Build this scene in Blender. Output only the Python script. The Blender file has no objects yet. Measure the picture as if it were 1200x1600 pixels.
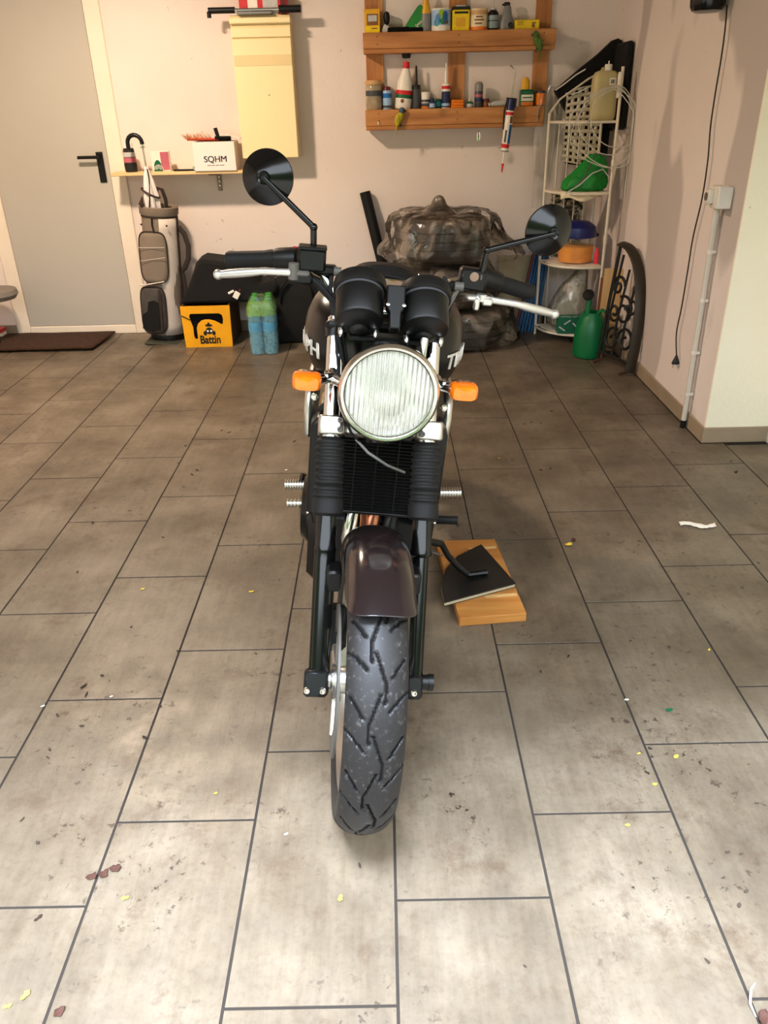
import bpy, math, random
from mathutils import Vector, Matrix, noise
random.seed(7)
S = bpy.context.scene
COL = S.collection
PI = math.pi

# ------------------------------------------------------------------ camera
FPX, PITCH, ROLL, YAW, CAMH = 1225.28, math.radians(27.489), math.radians(-1.3666), math.radians(-0.2818), 1.3682
cyw, syw = math.cos(YAW), math.sin(YAW)
_f0, _r0, _u0 = Vector((syw, cyw, 0)), Vector((cyw, -syw, 0)), Vector((0, 0, 1))
FWD = math.cos(PITCH) * _f0 - math.sin(PITCH) * _u0
_up = math.sin(PITCH) * _f0 + math.cos(PITCH) * _u0
RGT = math.cos(ROLL) * _r0 + math.sin(ROLL) * _up
UPV = -math.sin(ROLL) * _r0 + math.cos(ROLL) * _up
CAM = Vector((0, 0, CAMH))
cd = bpy.data.cameras.new('camera')
cam = bpy.data.objects.new('camera', cd)
COL.objects.link(cam)
cd.sensor_fit = 'VERTICAL'
cd.sensor_height = 36.0
cd.lens = FPX / 1600 * 36.0
cd.clip_start = 0.02
cm = Matrix.Identity(4)
for i in range(3):
    cm[i][0], cm[i][1], cm[i][2], cm[i][3] = RGT[i], UPV[i], -FWD[i], CAM[i]
cam.matrix_world = cm
S.camera = cam

# ------------------------------------------------------------------ light
S.view_settings.view_transform = 'Standard'
S.view_settings.look = 'None'
S.view_settings.gamma = 1.0
S.view_settings.exposure = 0.0
try:
    S.view_settings.use_curve_mapping = False
except Exception:
    pass
w = bpy.data.worlds.new('daylight_sky')
S.world = w
w.use_nodes = True
wn = w.node_tree
wn.nodes['Background'].inputs[0].default_value = (0.86, 0.94, 1.04, 1)
wn.nodes['Background'].inputs[1].default_value = 7.5
LAMP_W = 78.0
sd = bpy.data.lights.new('hazy_sun', 'SUN')
sd.energy = 15.5
sd.angle = math.radians(20)
sd.color = (.82, .97, 1.20)
so = bpy.data.objects.new('hazy_sun', sd)
COL.objects.link(so)
so.rotation_euler = (math.radians(15), math.radians(-4), 0)
LAMP_POS = (-1.45, 3.85, 2.40)


# ------------------------------------------------------------------ pixel helpers (photograph frame 1200 x 1600)
def ray(px, py):
    return (px - 600) * RGT - (py - 800) * UPV + FPX * FWD


def at(px, py, Y=None, X=None, Z=None):
    d = ray(px, py)
    if Y is not None:
        t = Y / d.y
    elif X is not None:
        t = X / d.x
    else:
        t = (Z - CAMH) / d.z
    return CAM + t * d


# ------------------------------------------------------------------ mesh builder
def frame_of(a):
    a = a.normalized()
    t = Vector((0, 0, 1)) if abs(a.z) < 0.9 else Vector((1, 0, 0))
    x = t.cross(a).normalized()
    return x, a.cross(x).normalized(), a


class MB:
    def __init__(s):
        s.v, s.f, s.mi = [], [], []

    def _add(s, vs, fs, mi=0):
        b = len(s.v)
        s.v += [Vector(p) for p in vs]
        s.f += [tuple(b + i for i in q) for q in fs]
        s.mi += [mi] * len(fs)
        return s

    def box(s, c, d, bev=0.0, R=None, mi=0):
        c = Vector(c)
        hx, hy, hz = d[0] / 2, d[1] / 2, d[2] / 2
        b = min(bev, hx * .9, hy * .9, hz * .9)
        if b <= 0:
            vs = [(sx * hx, sy * hy, sz * hz) for sx in (-1, 1) for sy in (-1, 1) for sz in (-1, 1)]
            fs = [(0, 1, 3, 2), (4, 6, 7, 5), (0, 4, 5, 1), (2, 3, 7, 6), (0, 2, 6, 4), (1, 5, 7, 3)]
        else:
            vs, idx, fs = [], {}, []
            for sx in (-1, 1):
                for sy in (-1, 1):
                    for sz in (-1, 1):
                        for a in range(3):
                            p = [sx * (hx - b), sy * (hy - b), sz * (hz - b)]
                            p[a] = (sx * hx, sy * hy, sz * hz)[a]
                            idx[(sx, sy, sz, a)] = len(vs)
                            vs.append(p)
            for a in range(3):
                o = [k for k in range(3) if k != a]
                for sg in (-1, 1):
                    q = []
                    for (p0, p1) in ((-1, -1), (1, -1), (1, 1), (-1, 1)):
                        k = [0, 0, 0]
                        k[a], k[o[0]], k[o[1]] = sg, p0, p1
                        q.append(idx[(k[0], k[1], k[2], a)])
                    fs.append(q)
            for a in range(3):
                o = [k for k in range(3) if k != a]
                for p0 in (-1, 1):
                    for p1 in (-1, 1):
                        q = []
                        for (sg, ax) in ((-1, o[0]), (1, o[0]), (1, o[1]), (-1, o[1])):
                            k = [0, 0, 0]
                            k[a], k[o[0]], k[o[1]] = sg, p0, p1
                            q.append(idx[(k[0], k[1], k[2], ax)])
                        fs.append(q)
            for sx in (-1, 1):
                for sy in (-1, 1):
                    for sz in (-1, 1):
                        fs.append([idx[(sx, sy, sz, a)] for a in range(3)])
            # consistent outward winding
            ff = []
            for q in fs:
                P = [Vector(vs[i]) for i in q]
                n = (P[1] - P[0]).cross(P[2] - P[0])
                m = sum(P, Vector()) / len(P)
                ff.append(q if n.dot(m) > 0 else list(reversed(q)))
            fs = ff
        vs = [Vector(p) for p in vs]
        if R is not None:
            vs = [R @ p for p in vs]
        return s._add([p + c for p in vs], fs, mi)

    def rings(s, R, cap=True, closed=False, mi=0):
        n = len(R[0])
        vs = [p for r in R for p in r]
        fs = []
        m = len(R)
        for i in range(m if closed else m - 1):
            a, b = i * n, ((i + 1) % m) * n
            for j in range(n):
                k = (j + 1) % n
                fs.append((a + j, a + k, b + k, b + j))
        if cap and not closed:
            fs.append(tuple(reversed(range(n))))
            fs.append(tuple((m - 1) * n + j for j in range(n)))
        return s._add(vs, fs, mi)

    def cyl(s, p0, p1, r0, r1=None, n=20, cap=True, mi=0):
        p0, p1 = Vector(p0), Vector(p1)
        r1 = r0 if r1 is None else r1
        x, y, a = frame_of(p1 - p0)
        R = [[p + r * (math.cos(2 * PI * j / n) * x + math.sin(2 * PI * j / n) * y) for j in range(n)] for p, r in ((p0, r0), (p1, r1))]
        return s.rings(R, cap, mi=mi)

    def tube(s, pts, r, n=10, closed=False, mi=0, flat=None):
        pts = [Vector(p) for p in pts]
        m = len(pts)
        rr = r if isinstance(r, (list, tuple)) else [r] * m
        R = []
        px = None
        for i, p in enumerate(pts):
            if closed:
                t = pts[(i + 1) % m] - pts[i - 1]
            else:
                t = pts[min(i + 1, m - 1)] - pts[max(i - 1, 0)]
            t = t.normalized() if t.length > 1e-9 else Vector((0, 0, 1))
            if px is None:
                x = frame_of(t)[0]
            else:
                x = px - t * px.dot(t)
                x = x.normalized() if x.length > 1e-6 else frame_of(t)[0]
            y = t.cross(x)
            px = x
            fx, fy = flat if flat else (1, 1)
            R.append([p + rr[i] * (fx * math.cos(2 * PI * j / n) * x + fy * math.sin(2 * PI * j / n) * y) for j in range(n)])
        return s.rings(R, True, closed, mi)

    def lathe(s, prof, o=(0, 0, 0), ax=(0, 0, 1), n=32, mi=0, cap=True, sx=1.0, sy=1.0):
        o = Vector(o)
        x, y, a = frame_of(Vector(ax))
        if abs(Vector(ax).normalized().z - 1) < 1e-6:
            x, y = Vector((1, 0, 0)), Vector((0, 1, 0))
        R = [[o + a * z + r * (sx * math.cos(2 * PI * j / n) * x + sy * math.sin(2 * PI * j / n) * y) for j in range(n)] for r, z in [(max(r, 1e-4), z) for r, z in prof]]
        return s.rings(R, cap, mi=mi)

    def sph(s, c, r, n=16, m=10, mi=0):
        c = Vector(c)
        rx, ry, rz = r if isinstance(r, (list, tuple)) else (r, r, r)
        R = []
        for i in range(m + 1):
            a = PI * i / m
            q = max(math.sin(a), 1e-3)
            R.append([c + Vector((rx * q * math.cos(2 * PI * j / n), ry * q * math.sin(2 * PI * j / n), -rz * math.cos(a))) for j in range(n)])
        return s.rings(R, True, mi=mi)

    def prism(s, outl, M, d0, d1, mi=0):
        """outline of (a,b) points, M maps (a,b,d) to a point"""
        n = len(outl)
        vs = [M(a, b, d0) for a, b in outl] + [M(a, b, d1) for a, b in outl]
        fs = [tuple(range(n)), tuple(reversed(range(n, 2 * n)))]
        for i in range(n):
            k = (i + 1) % n
            fs.append((i, n + i, n + k, k))
        return s._add(vs, fs, mi)

    def grid(s, P, mi=0, wrap=False):
        """P[i][j] grid of points"""
        m, n = len(P), len(P[0])
        vs = [p for r in P for p in r]
        fs = []
        for i in range(m - 1):
            for j in range(n if wrap else n - 1):
                k = (j + 1) % n
                fs.append((i * n + j, i * n + k, (i + 1) * n + k, (i + 1) * n + j))
        return s._add(vs, fs, mi)

    def build(s, name, mats, parent=None, smooth=True, angle=38, bevel=0, solid=0, sub=0, K=None, fixn=True):
        me = bpy.data.meshes.new(name)
        vs = [K @ p for p in s.v] if K is not None else s.v
        me.from_pydata([tuple(p) for p in vs], [], s.f)
        mats = mats if isinstance(mats, (list, tuple)) else [mats]
        for m in mats:
            me.materials.append(M_(m))
        if len(mats) > 1:
            me.polygons.foreach_set('material_index', s.mi)
        me.update()
        if fixn:
            import bmesh
            bm = bmesh.new()
            bm.from_mesh(me)
            bmesh.ops.recalc_face_normals(bm, faces=bm.faces)
            bm.to_mesh(me)
            bm.free()
        if smooth:
            me.polygons.foreach_set('use_smooth', [True] * len(me.polygons))
            me.set_sharp_from_angle(angle=math.radians(angle))
        o = bpy.data.objects.new(name, me)
        COL.objects.link(o)
        if parent is not None:
            o.parent = parent
        if solid:
            md = o.modifiers.new('thickness', 'SOLIDIFY')
            md.thickness = solid
        if bevel:
            md = o.modifiers.new('edge', 'BEVEL')
            md.width = bevel
            md.segments = 2
            md.limit_method = 'ANGLE'
            md.angle_limit = math.radians(40)
        if sub:
            md = o.modifiers.new('smooth', 'SUBSURF')
            md.levels = sub
            md.render_levels = sub
        return o


def tag(o, label, cat, group=None):
    o['label'] = label
    o['category'] = cat
    if group:
        o['group'] = group
    return o


def struct(o):
    o['kind'] = 'structure'
    return o


def thing(name, label, cat, loc=(0, 0, 0), rot=(0, 0, 0), group=None):
    o = bpy.data.objects.new(name, None)
    COL.objects.link(o)
    o.empty_display_size = 0.05
    o.location = loc
    o.rotation_euler = rot
    return tag(o, label, cat, group)


def text(name, body, size, mat, parent, M, extrude=0.0004, bold=0.0, sx=1.0, bend=None):
    cu = bpy.data.curves.new(name, 'FONT')
    cu.body = body
    cu.size = size
    cu.extrude = extrude
    cu.offset = bold
    cu.align_x = 'CENTER'
    cu.align_y = 'CENTER'
    t = bpy.data.objects.new(name, cu)
    COL.objects.link(t)
    dg = bpy.context.evaluated_depsgraph_get()
    me = bpy.data.meshes.new_from_object(t.evaluated_get(dg))
    bpy.data.objects.remove(t)
    for v in me.vertices:
        p = Vector((v.co.x * sx, v.co.y, v.co.z))
        v.co = bend(p) if bend else M @ p
    me.materials.clear()
    me.materials.append(M_(mat))
    o = bpy.data.objects.new(name, me)
    COL.objects.link(o)
    o.parent = parent
    return o


def facing(loc):
    """text plane facing the garage opening (-Y), reading left to right"""
    return Matrix.Translation(loc) @ Matrix(((1, 0, 0, 0), (0, 0, -1, 0), (0, 1, 0, 0), (0, 0, 0, 1)))


# ------------------------------------------------------------------ materials
MATS = {}
SPEC = {}


def lin(c):
    return tuple(((x / 255 / 12.92) if x / 255 <= .04045 else ((x / 255 + .055) / 1.055) ** 2.4) for x in c)


def defm(name, rgb, rough=.5, metal=0., var=.10, scale=9., bump=0., bscale=60., alpha=1., trans=0., ior=1.45, coat=0., rgb2=None, stretch=None, emit=0., detail=4., spec=.5, thr=None):
    SPEC[name] = dict(rgb=rgb, rough=rough, metal=metal, var=var, scale=scale, bump=bump, bscale=bscale, alpha=alpha, trans=trans, ior=ior, coat=coat, rgb2=rgb2, stretch=stretch, emit=emit, detail=detail, spec=spec, thr=thr)


def M_(name):
    if name in MATS:
        return MATS[name]
    m = bpy.data.materials.new(name)
    MATS[name] = m
    m.use_nodes = True
    nt = m.node_tree
    N, L = nt.nodes, nt.links
    b = N['Principled BSDF']
    if name in CUSTOM:
        CUSTOM[name](nt, N, L, b)
        return m
    q = SPEC[name]
    c = lin(q['rgb'])
    tc = N.new('ShaderNodeTexCoord')
    mp = N.new('ShaderNodeMapping')
    L.new(tc.outputs['Object'], mp.inputs[0])
    if q['stretch']:
        mp.inputs['Scale'].default_value = q['stretch']
    nz = N.new('ShaderNodeTexNoise')
    nz.inputs['Scale'].default_value = q['scale']
    nz.inputs['Detail'].default_value = q['detail']
    L.new(mp.outputs[0], nz.inputs['Vector'])
    rp = N.new('ShaderNodeValToRGB')
    lo, hi = q['thr'] or (.3, .7)
    rp.color_ramp.elements[0].position = lo
    rp.color_ramp.elements[1].position = hi
    v = q['var']
    if q['rgb2']:
        c2 = lin(q['rgb2'])
        rp.color_ramp.elements[0].color = (*c, 1)
        rp.color_ramp.elements[1].color = (*c2, 1)
    else:
        rp.color_ramp.elements[0].color = (*[x * (1 - v) for x in c], 1)
        rp.color_ramp.elements[1].color = (*[min(1, x * (1 + v)) for x in c], 1)
    L.new(nz.outputs['Fac'], rp.inputs[0])
    L.new(rp.outputs[0], b.inputs['Base Color'])
    b.inputs['Roughness'].default_value = q['rough']
    b.inputs['Metallic'].default_value = q['metal']
    b.inputs['IOR'].default_value = q['ior']
    b.inputs['Alpha'].default_value = q['alpha']
    b.inputs['Transmission Weight'].default_value = q['trans']
    b.inputs['Coat Weight'].default_value = q['coat']
    b.inputs['Specular IOR Level'].default_value = q['spec']
    if q['emit']:
        b.inputs['Emission Color'].default_value = (*c, 1)
        b.inputs['Emission Strength'].default_value = q['emit']
    if q['bump']:
        n2 = N.new('ShaderNodeTexNoise')
        n2.inputs['Scale'].default_value = q['bscale']
        n2.inputs['Detail'].default_value = 3
        L.new(mp.outputs[0], n2.inputs['Vector'])
        bp = N.new('ShaderNodeBump')
        bp.inputs['Strength'].default_value = q['bump']
        bp.inputs['Distance'].default_value = .01
        L.new(n2.outputs['Fac'], bp.inputs['Height'])
        L.new(bp.outputs[0], b.inputs['Normal'])
    return m


CUSTOM = {}


def nz_(N, L, vec, scale, detail=4, rough=.5):
    n = N.new('ShaderNodeTexNoise')
    n.inputs['Scale'].default_value = scale
    n.inputs['Detail'].default_value = detail
    n.inputs['Roughness'].default_value = rough
    if vec is not None:
        L.new(vec, n.inputs['Vector'])
    return n.outputs['Fac']


def ramp_(N, L, fac, stops):
    r = N.new('ShaderNodeValToRGB')
    e = r.color_ramp.elements
    while len(e) > len(stops):
        e.remove(e[-1])
    while len(e) < len(stops):
        e.new(1.0)
    for k, (p, c) in enumerate(stops):
        e[k].position = p
        e[k].color = (*c, 1) if len(c) == 3 else c
    L.new(fac, r.inputs[0])
    return r.outputs[0]


def mix_(N, L, fac, a, b, mode='MIX'):
    m = N.new('ShaderNodeMix')
    m.data_type = 'RGBA'
    m.blend_type = mode
    if isinstance(fac, (int, float)):
        m.inputs[0].default_value = fac
    else:
        L.new(fac, m.inputs[0])
    for v, i in ((a, 6), (b, 7)):
        if isinstance(v, tuple):
            m.inputs[i].default_value = (*v, 1) if len(v) == 3 else v
        else:
            L.new(v, m.inputs[i])
    return m.outputs[2]


def geo_map(N, L, scale=(1, 1, 1), loc=(0, 0, 0)):
    g = N.new('ShaderNodeNewGeometry')
    mp = N.new('ShaderNodeMapping')
    mp.inputs['Scale'].default_value = scale
    mp.inputs['Location'].default_value = loc
    L.new(g.outputs['Position'], mp.inputs[0])
    return mp.outputs[0]


def m_tile(nt, N, L, b):
    g = geo_map(N, L)
    gs = geo_map(N, L, (9, 1.2, 1))
    base = ramp_(N, L, nz_(N, L, g, 3.2, 6, .6), [(.28, lin((81, 70, 56))), (.5, lin((105, 93, 77))), (.72, lin((127, 115, 98)))])
    streak = ramp_(N, L, nz_(N, L, gs, 5, 5, .65), [(.35, (.80, .79, .78)), (.6, (1, 1, 1))])
    col = mix_(N, L, .8, base, streak, 'MULTIPLY')
    oi = N.new('ShaderNodeObjectInfo')
    rnd = ramp_(N, L, oi.outputs['Random'], [(0, (.90, .89, .88)), (1, (1.0, 1.0, 1.0))])
    col = mix_(N, L, 1.0, col, rnd, 'MULTIPLY')
    fine = ramp_(N, L, nz_(N, L, g, 70, 4, .7), [(.36, (.78, .75, .72)), (.52, (1, 1, 1))])
    col = mix_(N, L, .55, col, fine, 'MULTIPLY')
    # scattered dirt flecks and scuffs, clustered
    clus = ramp_(N, L, nz_(N, L, g, 2.3, 3, .6), [(.46, (0, 0, 0)), (.62, (1, 1, 1))])
    fl = ramp_(N, L, nz_(N, L, g, 34, 5, .72), [(.585, (0, 0, 0)), (.64, (1, 1, 1))])
    d = mix_(N, L, 1.0, clus, fl, 'MULTIPLY')
    col = mix_(N, L, d, col, lin((36, 25, 18)))
    st = ramp_(N, L, nz_(N, L, g, 5.2, 6, .75), [(.54, (0, 0, 0)), (.70, (.75, .75, .75))])
    col = mix_(N, L, st, col, lin((70, 52, 38)))
    L.new(col, b.inputs['Base Color'])
    ro = ramp_(N, L, nz_(N, L, g, 12, 4, .6), [(.3, (.34, .34, .34)), (.7, (.52, .52, .52))])
    L.new(ro, b.inputs['Roughness'])
    bp = N.new('ShaderNodeBump')
    bp.inputs['Strength'].default_value = .12
    bp.inputs['Distance'].default_value = .004
    L.new(nz_(N, L, gs, 22, 5, .7), bp.inputs['Height'])
    L.new(bp.outputs[0], b.inputs['Normal'])


def m_wall(cols, patch, seed, pthr=(.56, .62), amt=.6):
    def f(nt, N, L, b):
        g = geo_map(N, L, loc=(seed, seed, seed))
        base = ramp_(N, L, nz_(N, L, g, 1.4, 4, .5), [(.3, lin(cols[0])), (.7, lin(cols[1]))])
        gs = geo_map(N, L, (1, 1, .45), (seed + 3, seed, 0))
        pm = ramp_(N, L, nz_(N, L, gs, 1.9, 2, .4), [(pthr[0], (0, 0, 0)), (pthr[1], (amt, amt, amt))])
        col = mix_(N, L, pm, base, lin(patch))
        sp = ramp_(N, L, nz_(N, L, g, 26, 3, .5), [(.735, (0, 0, 0)), (.76, (.5, .5, .5))])
        col = mix_(N, L, sp, col, lin((150, 130, 110)))
        L.new(col, b.inputs['Base Color'])
        b.inputs['Roughness'].default_value = .75
        bp = N.new('ShaderNodeBump')
        bp.inputs['Strength'].default_value = .25
        bp.inputs['Distance'].default_value = .006
        L.new(nz_(N, L, g, 55, 5, .6), bp.inputs['Height'])
        L.new(bp.outputs[0], b.inputs['Normal'])
    return f


CUSTOM['floor_tile'] = m_tile
CUSTOM['wall_paint'] = m_wall(((229, 213, 204), (238, 223, 214)), (210, 198, 190), 2.0, (.60, .70), .5)
CUSTOM['wall_patchy'] = m_wall(((222, 208, 199), (232, 219, 210)), (186, 173, 164), 5.0, (.50, .53), .85)
CUSTOM['pillar_paint'] = m_wall(((246, 238, 212), (250, 243, 220)), (236, 226, 194), 9.0, (.58, .7), .5)


def m_wood(c1, c2, c3, axis, scale=1.0, rough=.55):
    def f(nt, N, L, b):
        tc = N.new('ShaderNodeTexCoord')
        mp = N.new('ShaderNodeMapping')
        sc = [14, 14, 14]
        sc[axis] = 1.3
        mp.inputs['Scale'].default_value = [k * scale for k in sc]
        L.new(tc.outputs['Object'], mp.inputs[0])
        col = ramp_(N, L, nz_(N, L, mp.outputs[0], 1.6, 6, .62), [(.28, lin(c1)), (.5, lin(c2)), (.72, lin(c3))])
        m2 = N.new('ShaderNodeMapping')
        s2 = [5, 5, 5]
        s2[axis] = 2.2
        m2.inputs['Scale'].default_value = [k * scale for k in s2]
        L.new(tc.outputs['Object'], m2.inputs[0])
        kn = ramp_(N, L, nz_(N, L, m2.outputs[0], 1.3, 2, .4), [(.68, (0, 0, 0)), (.76, (.75, .75, .75))])
        col = mix_(N, L, kn, col, lin(tuple(int(x * .52) for x in c1)))
        L.new(col, b.inputs['Base Color'])
        b.inputs['Roughness'].default_value = rough
    return f


CUSTOM['pallet_wood_x'] = m_wood((150, 92, 46), (186, 122, 66), (206, 146, 86), 0)
CUSTOM['pallet_wood_z'] = m_wood((150, 92, 46), (186, 122, 66), (206, 146, 86), 2)
CUSTOM['shelf_wood'] = m_wood((206, 168, 112), (226, 192, 138), (238, 208, 160), 0)
CUSTOM['block_wood'] = m_wood((150, 92, 36), (170, 110, 48), (188, 132, 66), 0, .8)
CUSTOM['plank_light'] = m_wood((176, 136, 82), (196, 158, 102), (206, 170, 118), 2)
CUSTOM['plank_brown'] = m_wood((104, 52, 26), (128, 68, 34), (140, 80, 42), 2)


def m_leather_rib(nt, N, L, b):
    b.inputs['Base Color'].default_value = (.012, .012, .012, 1)
    b.inputs['Roughness'].default_value = .5


def m_lens(nt, N, L, b):
    """headlamp glass with pressed vertical flutes, whitened to stand in for scattered daylight"""
    tc = N.new('ShaderNodeTexCoord')
    wv = N.new('ShaderNodeTexWave')
    wv.wave_type = 'BANDS'
    wv.bands_direction = 'X'
    wv.inputs['Scale'].default_value = 34
    wv.inputs['Distortion'].default_value = .6
    L.new(tc.outputs['Object'], wv.inputs['Vector'])
    bp = N.new('ShaderNodeBump')
    bp.inputs['Strength'].default_value = .8
    bp.inputs['Distance'].default_value = .005
    L.new(wv.outputs['Fac'], bp.inputs['Height'])
    L.new(bp.outputs[0], b.inputs['Normal'])
    b.inputs['Base Color'].default_value = (.92, .92, .84, 1)
    b.inputs['Roughness'].default_value = .12
    b.inputs['Transmission Weight'].default_value = .74  # the untransmitted share is white, put in to brighten the lens
    b.inputs['IOR'].default_value = 1.25


CUSTOM['lamp_lens'] = m_lens


def m_rubber(nt, N, L, b):
    tc = N.new('ShaderNodeTexCoord')
    sp = ramp_(N, L, nz_(N, L, tc.outputs['Object'], 90, 5, .75), [(.56, lin((27, 25, 25))), (.70, lin((76, 72, 70)))])
    lg = ramp_(N, L, nz_(N, L, tc.outputs['Object'], 9, 4, .6), [(.35, (.75, .75, .75)), (.7, (1.15, 1.15, 1.15))])
    L.new(mix_(N, L, 1.0, sp, lg, 'MULTIPLY'), b.inputs['Base Color'])
    b.inputs['Roughness'].default_value = .5
    b.inputs['Specular IOR Level'].default_value = .35


CUSTOM['tyre_rubber'] = m_rubber


def m_film(tint, lo, hi, seed):
    """thin crumpled polythene: clear, with pale streaks painted in as crease highlights, and a glossy surface"""
    def f(nt, N, L, b):
        tc = N.new('ShaderNodeTexCoord')
        mp = N.new('ShaderNodeMapping')
        mp.inputs['Location'].default_value = (seed, seed, 0)
        mp.inputs['Rotation'].default_value = (.3, .5, .4)
        mp.inputs['Scale'].default_value = (1.3, 2.6, .9)
        L.new(tc.outputs['Object'], mp.inputs[0])
        n1 = N.new('ShaderNodeTexNoise')
        n1.inputs['Scale'].default_value = 3.6
        n1.inputs['Detail'].default_value = 4
        n1.inputs['Distortion'].default_value = 1.1
        L.new(mp.outputs[0], n1.inputs['Vector'])
        al = ramp_(N, L, n1.outputs['Fac'], [(.36, (lo, lo, lo)), (.5, (lo * 1.5, lo * 1.5, lo * 1.5)), (.60, (hi, hi, hi)), (.66, (lo * 2, lo * 2, lo * 2))])  # opacity streaks stand in for highlights on the folds
        L.new(al, b.inputs['Alpha'])
        b.inputs['Base Color'].default_value = (*lin(tint), 1)
        b.inputs['Roughness'].default_value = .14
        bp = N.new('ShaderNodeBump')
        bp.inputs['Strength'].default_value = 1.0
        bp.inputs['Distance'].default_value = .03
        L.new(n1.outputs['Fac'], bp.inputs['Height'])
        gl = N.new('ShaderNodeBsdfGlossy')
        gl.inputs['Roughness'].default_value = .12
        L.new(bp.outputs[0], gl.inputs['Normal'])
        fr_n = N.new('ShaderNodeFresnel')
        fr_n.inputs['IOR'].default_value = 1.5
        L.new(bp.outputs[0], fr_n.inputs['Normal'])
        L.new(bp.outputs[0], b.inputs['Normal'])
        mx = N.new('ShaderNodeMixShader')
        L.new(fr_n.outputs[0], mx.inputs[0])
        L.new(b.outputs[0], mx.inputs[1])
        L.new(gl.outputs[0], mx.inputs[2])
        L.new(mx.outputs[0], N['Material Output'].inputs['Surface'])
    return f


CUSTOM['bag_film'] = m_film((190, 172, 154), .05, .42, 1.0)
CUSTOM['clear_film'] = m_film((226, 216, 200), .14, .62, 4.0)


def m_speckle(nt, N, L, b):
    tc = N.new('ShaderNodeTexCoord')
    L.new(ramp_(N, L, nz_(N, L, tc.outputs['Object'], 38, 3, .6), [(.44, lin((38, 30, 26))), (.5, lin((120, 104, 84))), (.6, lin((176, 160, 138)))]), b.inputs['Base Color'])
    b.inputs['Roughness'].default_value = .8


CUSTOM['speckled_cloth'] = m_speckle

defm('grout', (40, 33, 27), .9, scale=20)
defm('skirting_tile', (152, 134, 112), .45, scale=5, var=.12)
defm('ceiling_paint', (160, 150, 136), .8, var=.02)
defm('concrete', (128, 118, 102), .85, var=.15)
defm('hedge_leaves', (74, 96, 34), .8, var=.6, scale=14, bump=1., bscale=30)
defm('lawn', (96, 130, 48), .9, var=.3, scale=30)
defm('door_grey', (186, 180, 170), .5, var=.03, scale=2)
defm('door_white', (240, 226, 208), .5, var=.03)
defm('black_plastic', (14, 14, 14), .42, var=.15, spec=.35)
defm('black_satin', (12, 12, 12), .36, var=.1, spec=.35)
defm('black_gloss', (8, 8, 8), .16, var=.1, spec=.42)
defm('black_matt', (10, 9, 9), .85, var=.2, spec=.2)
defm('black_rubber', (17, 16, 16), .62, var=.15, spec=.3)
defm('black_cloth', (14, 13, 13), .95, var=.3, bump=.3, bscale=120)
defm('chrome', (226, 226, 226), .07, 1., var=.02)
defm('dull_chrome', (214, 212, 206), .2, 1., var=.05)
defm('alloy', (206, 202, 194), .33, 1., var=.07, scale=30)
defm('alloy_white', (206, 203, 198), .34, .85, var=.04)
defm('rim_silver', (176, 174, 168), .3, .9, var=.06)
defm('steel_bolt', (200, 196, 188), .25, 1.)
defm('paint_aubergine', (26, 18, 18), .16, .0, var=.06, coat=.3)
defm('paint_black', (13, 11, 11), .22, .0, var=.06, spec=.35)
defm('copper_pipe', (176, 112, 84), .3, .9, var=.25, scale=25)
defm('amber', (238, 112, 6), .15, 0, var=.15, scale=60, coat=.6)
defm('amber_back', (255, 206, 110), .2, .0)
defm('badge_metal', (206, 200, 190), .35, .3)
defm('reflector', (246, 246, 240), .3, 1., var=.01)
defm('bulb_glass', (130, 126, 118), .2)
defm('mirror_glass', (230, 232, 236), .02, 1., var=.0)
defm('red_plastic', (168, 30, 44), .35)
defm('seal_grey', (84, 80, 74), .5)
defm('mat_brown', (62, 36, 20), .98, var=.5, scale=60, bump=.9, bscale=200)
defm('cream_enamel', (246, 226, 176), .4, var=.025, scale=2)
defm('cream_dark', (228, 204, 152), .45, var=.03)
defm('bracket_steel', (136, 112, 96), .4, .6)
defm('white_card', (238, 226, 220), .7, var=.02)
defm('ink_blue', (58, 70, 100), .6)
defm('ink_grey', (120, 118, 128), .6)
defm('ink_black', (18, 14, 10), .6)
defm('orange_bristle', (186, 110, 44), .9, var=.35, scale=90)
defm('red_brush', (196, 62, 34), .5)
defm('paper_white', (236, 230, 218), .8, var=.05)
defm('crate_yellow', (236, 164, 12), .4, var=.07)
defm('carton_brown', (96, 62, 38), .85, var=.15)
defm('pet_clear', (120, 176, 196), .08, alpha=.5, var=.25, scale=40, bump=.6, bscale=70)
defm('pet_label', (70, 150, 190), .35, var=.15)
defm('cap_green', (70, 150, 60), .4)
defm('wrap_film', (190, 220, 230), .08, alpha=.07, var=.05, bump=.5, bscale=40)
defm('wrap_green', (130, 176, 40), .2, alpha=.5, var=.2)
defm('car_tyre', (40, 36, 34), .75, var=.2)
defm('golf_grey', (128, 114, 100), .8, var=.06, bump=.2, bscale=200)
defm('golf_light', (206, 194, 184), .6, var=.04)
defm('golf_dark', (46, 36, 32), .8)
defm('golf_mesh', (74, 68, 64), .7, var=.2, bump=.5, bscale=300)
defm('golf_foot', (58, 58, 46), .7)
defm('umbrella_white', (224, 214, 212), .7, var=.04)
defm('umbrella_brown', (56, 34, 28), .6)
defm('wire_white', (226, 214, 194), .4, var=.05)
defm('lattice_white', (222, 208, 184), .5, var=.05)
defm('canister', (206, 190, 138), .35, var=.06, trans=.15)
defm('cable_white', (206, 200, 190), .4)
defm('cable_black', (30, 26, 26), .5)
defm('green_cloth', (16, 128, 44), .45, var=.3, scale=16, bump=.6, bscale=24)
defm('green_plastic', (0, 100, 52), .38, var=.06)
defm('green_box', (20, 96, 66), .5, var=.05)
defm('bowl_blue', (22, 28, 92), .35)
defm('bowl_orange', (236, 146, 10), .45, var=.15, scale=20)
defm('clear_plastic', (222, 210, 190), .12, alpha=.12)
defm('beige_cloth', (190, 172, 140), .85, var=.15, bump=.5, bscale=20)
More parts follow.
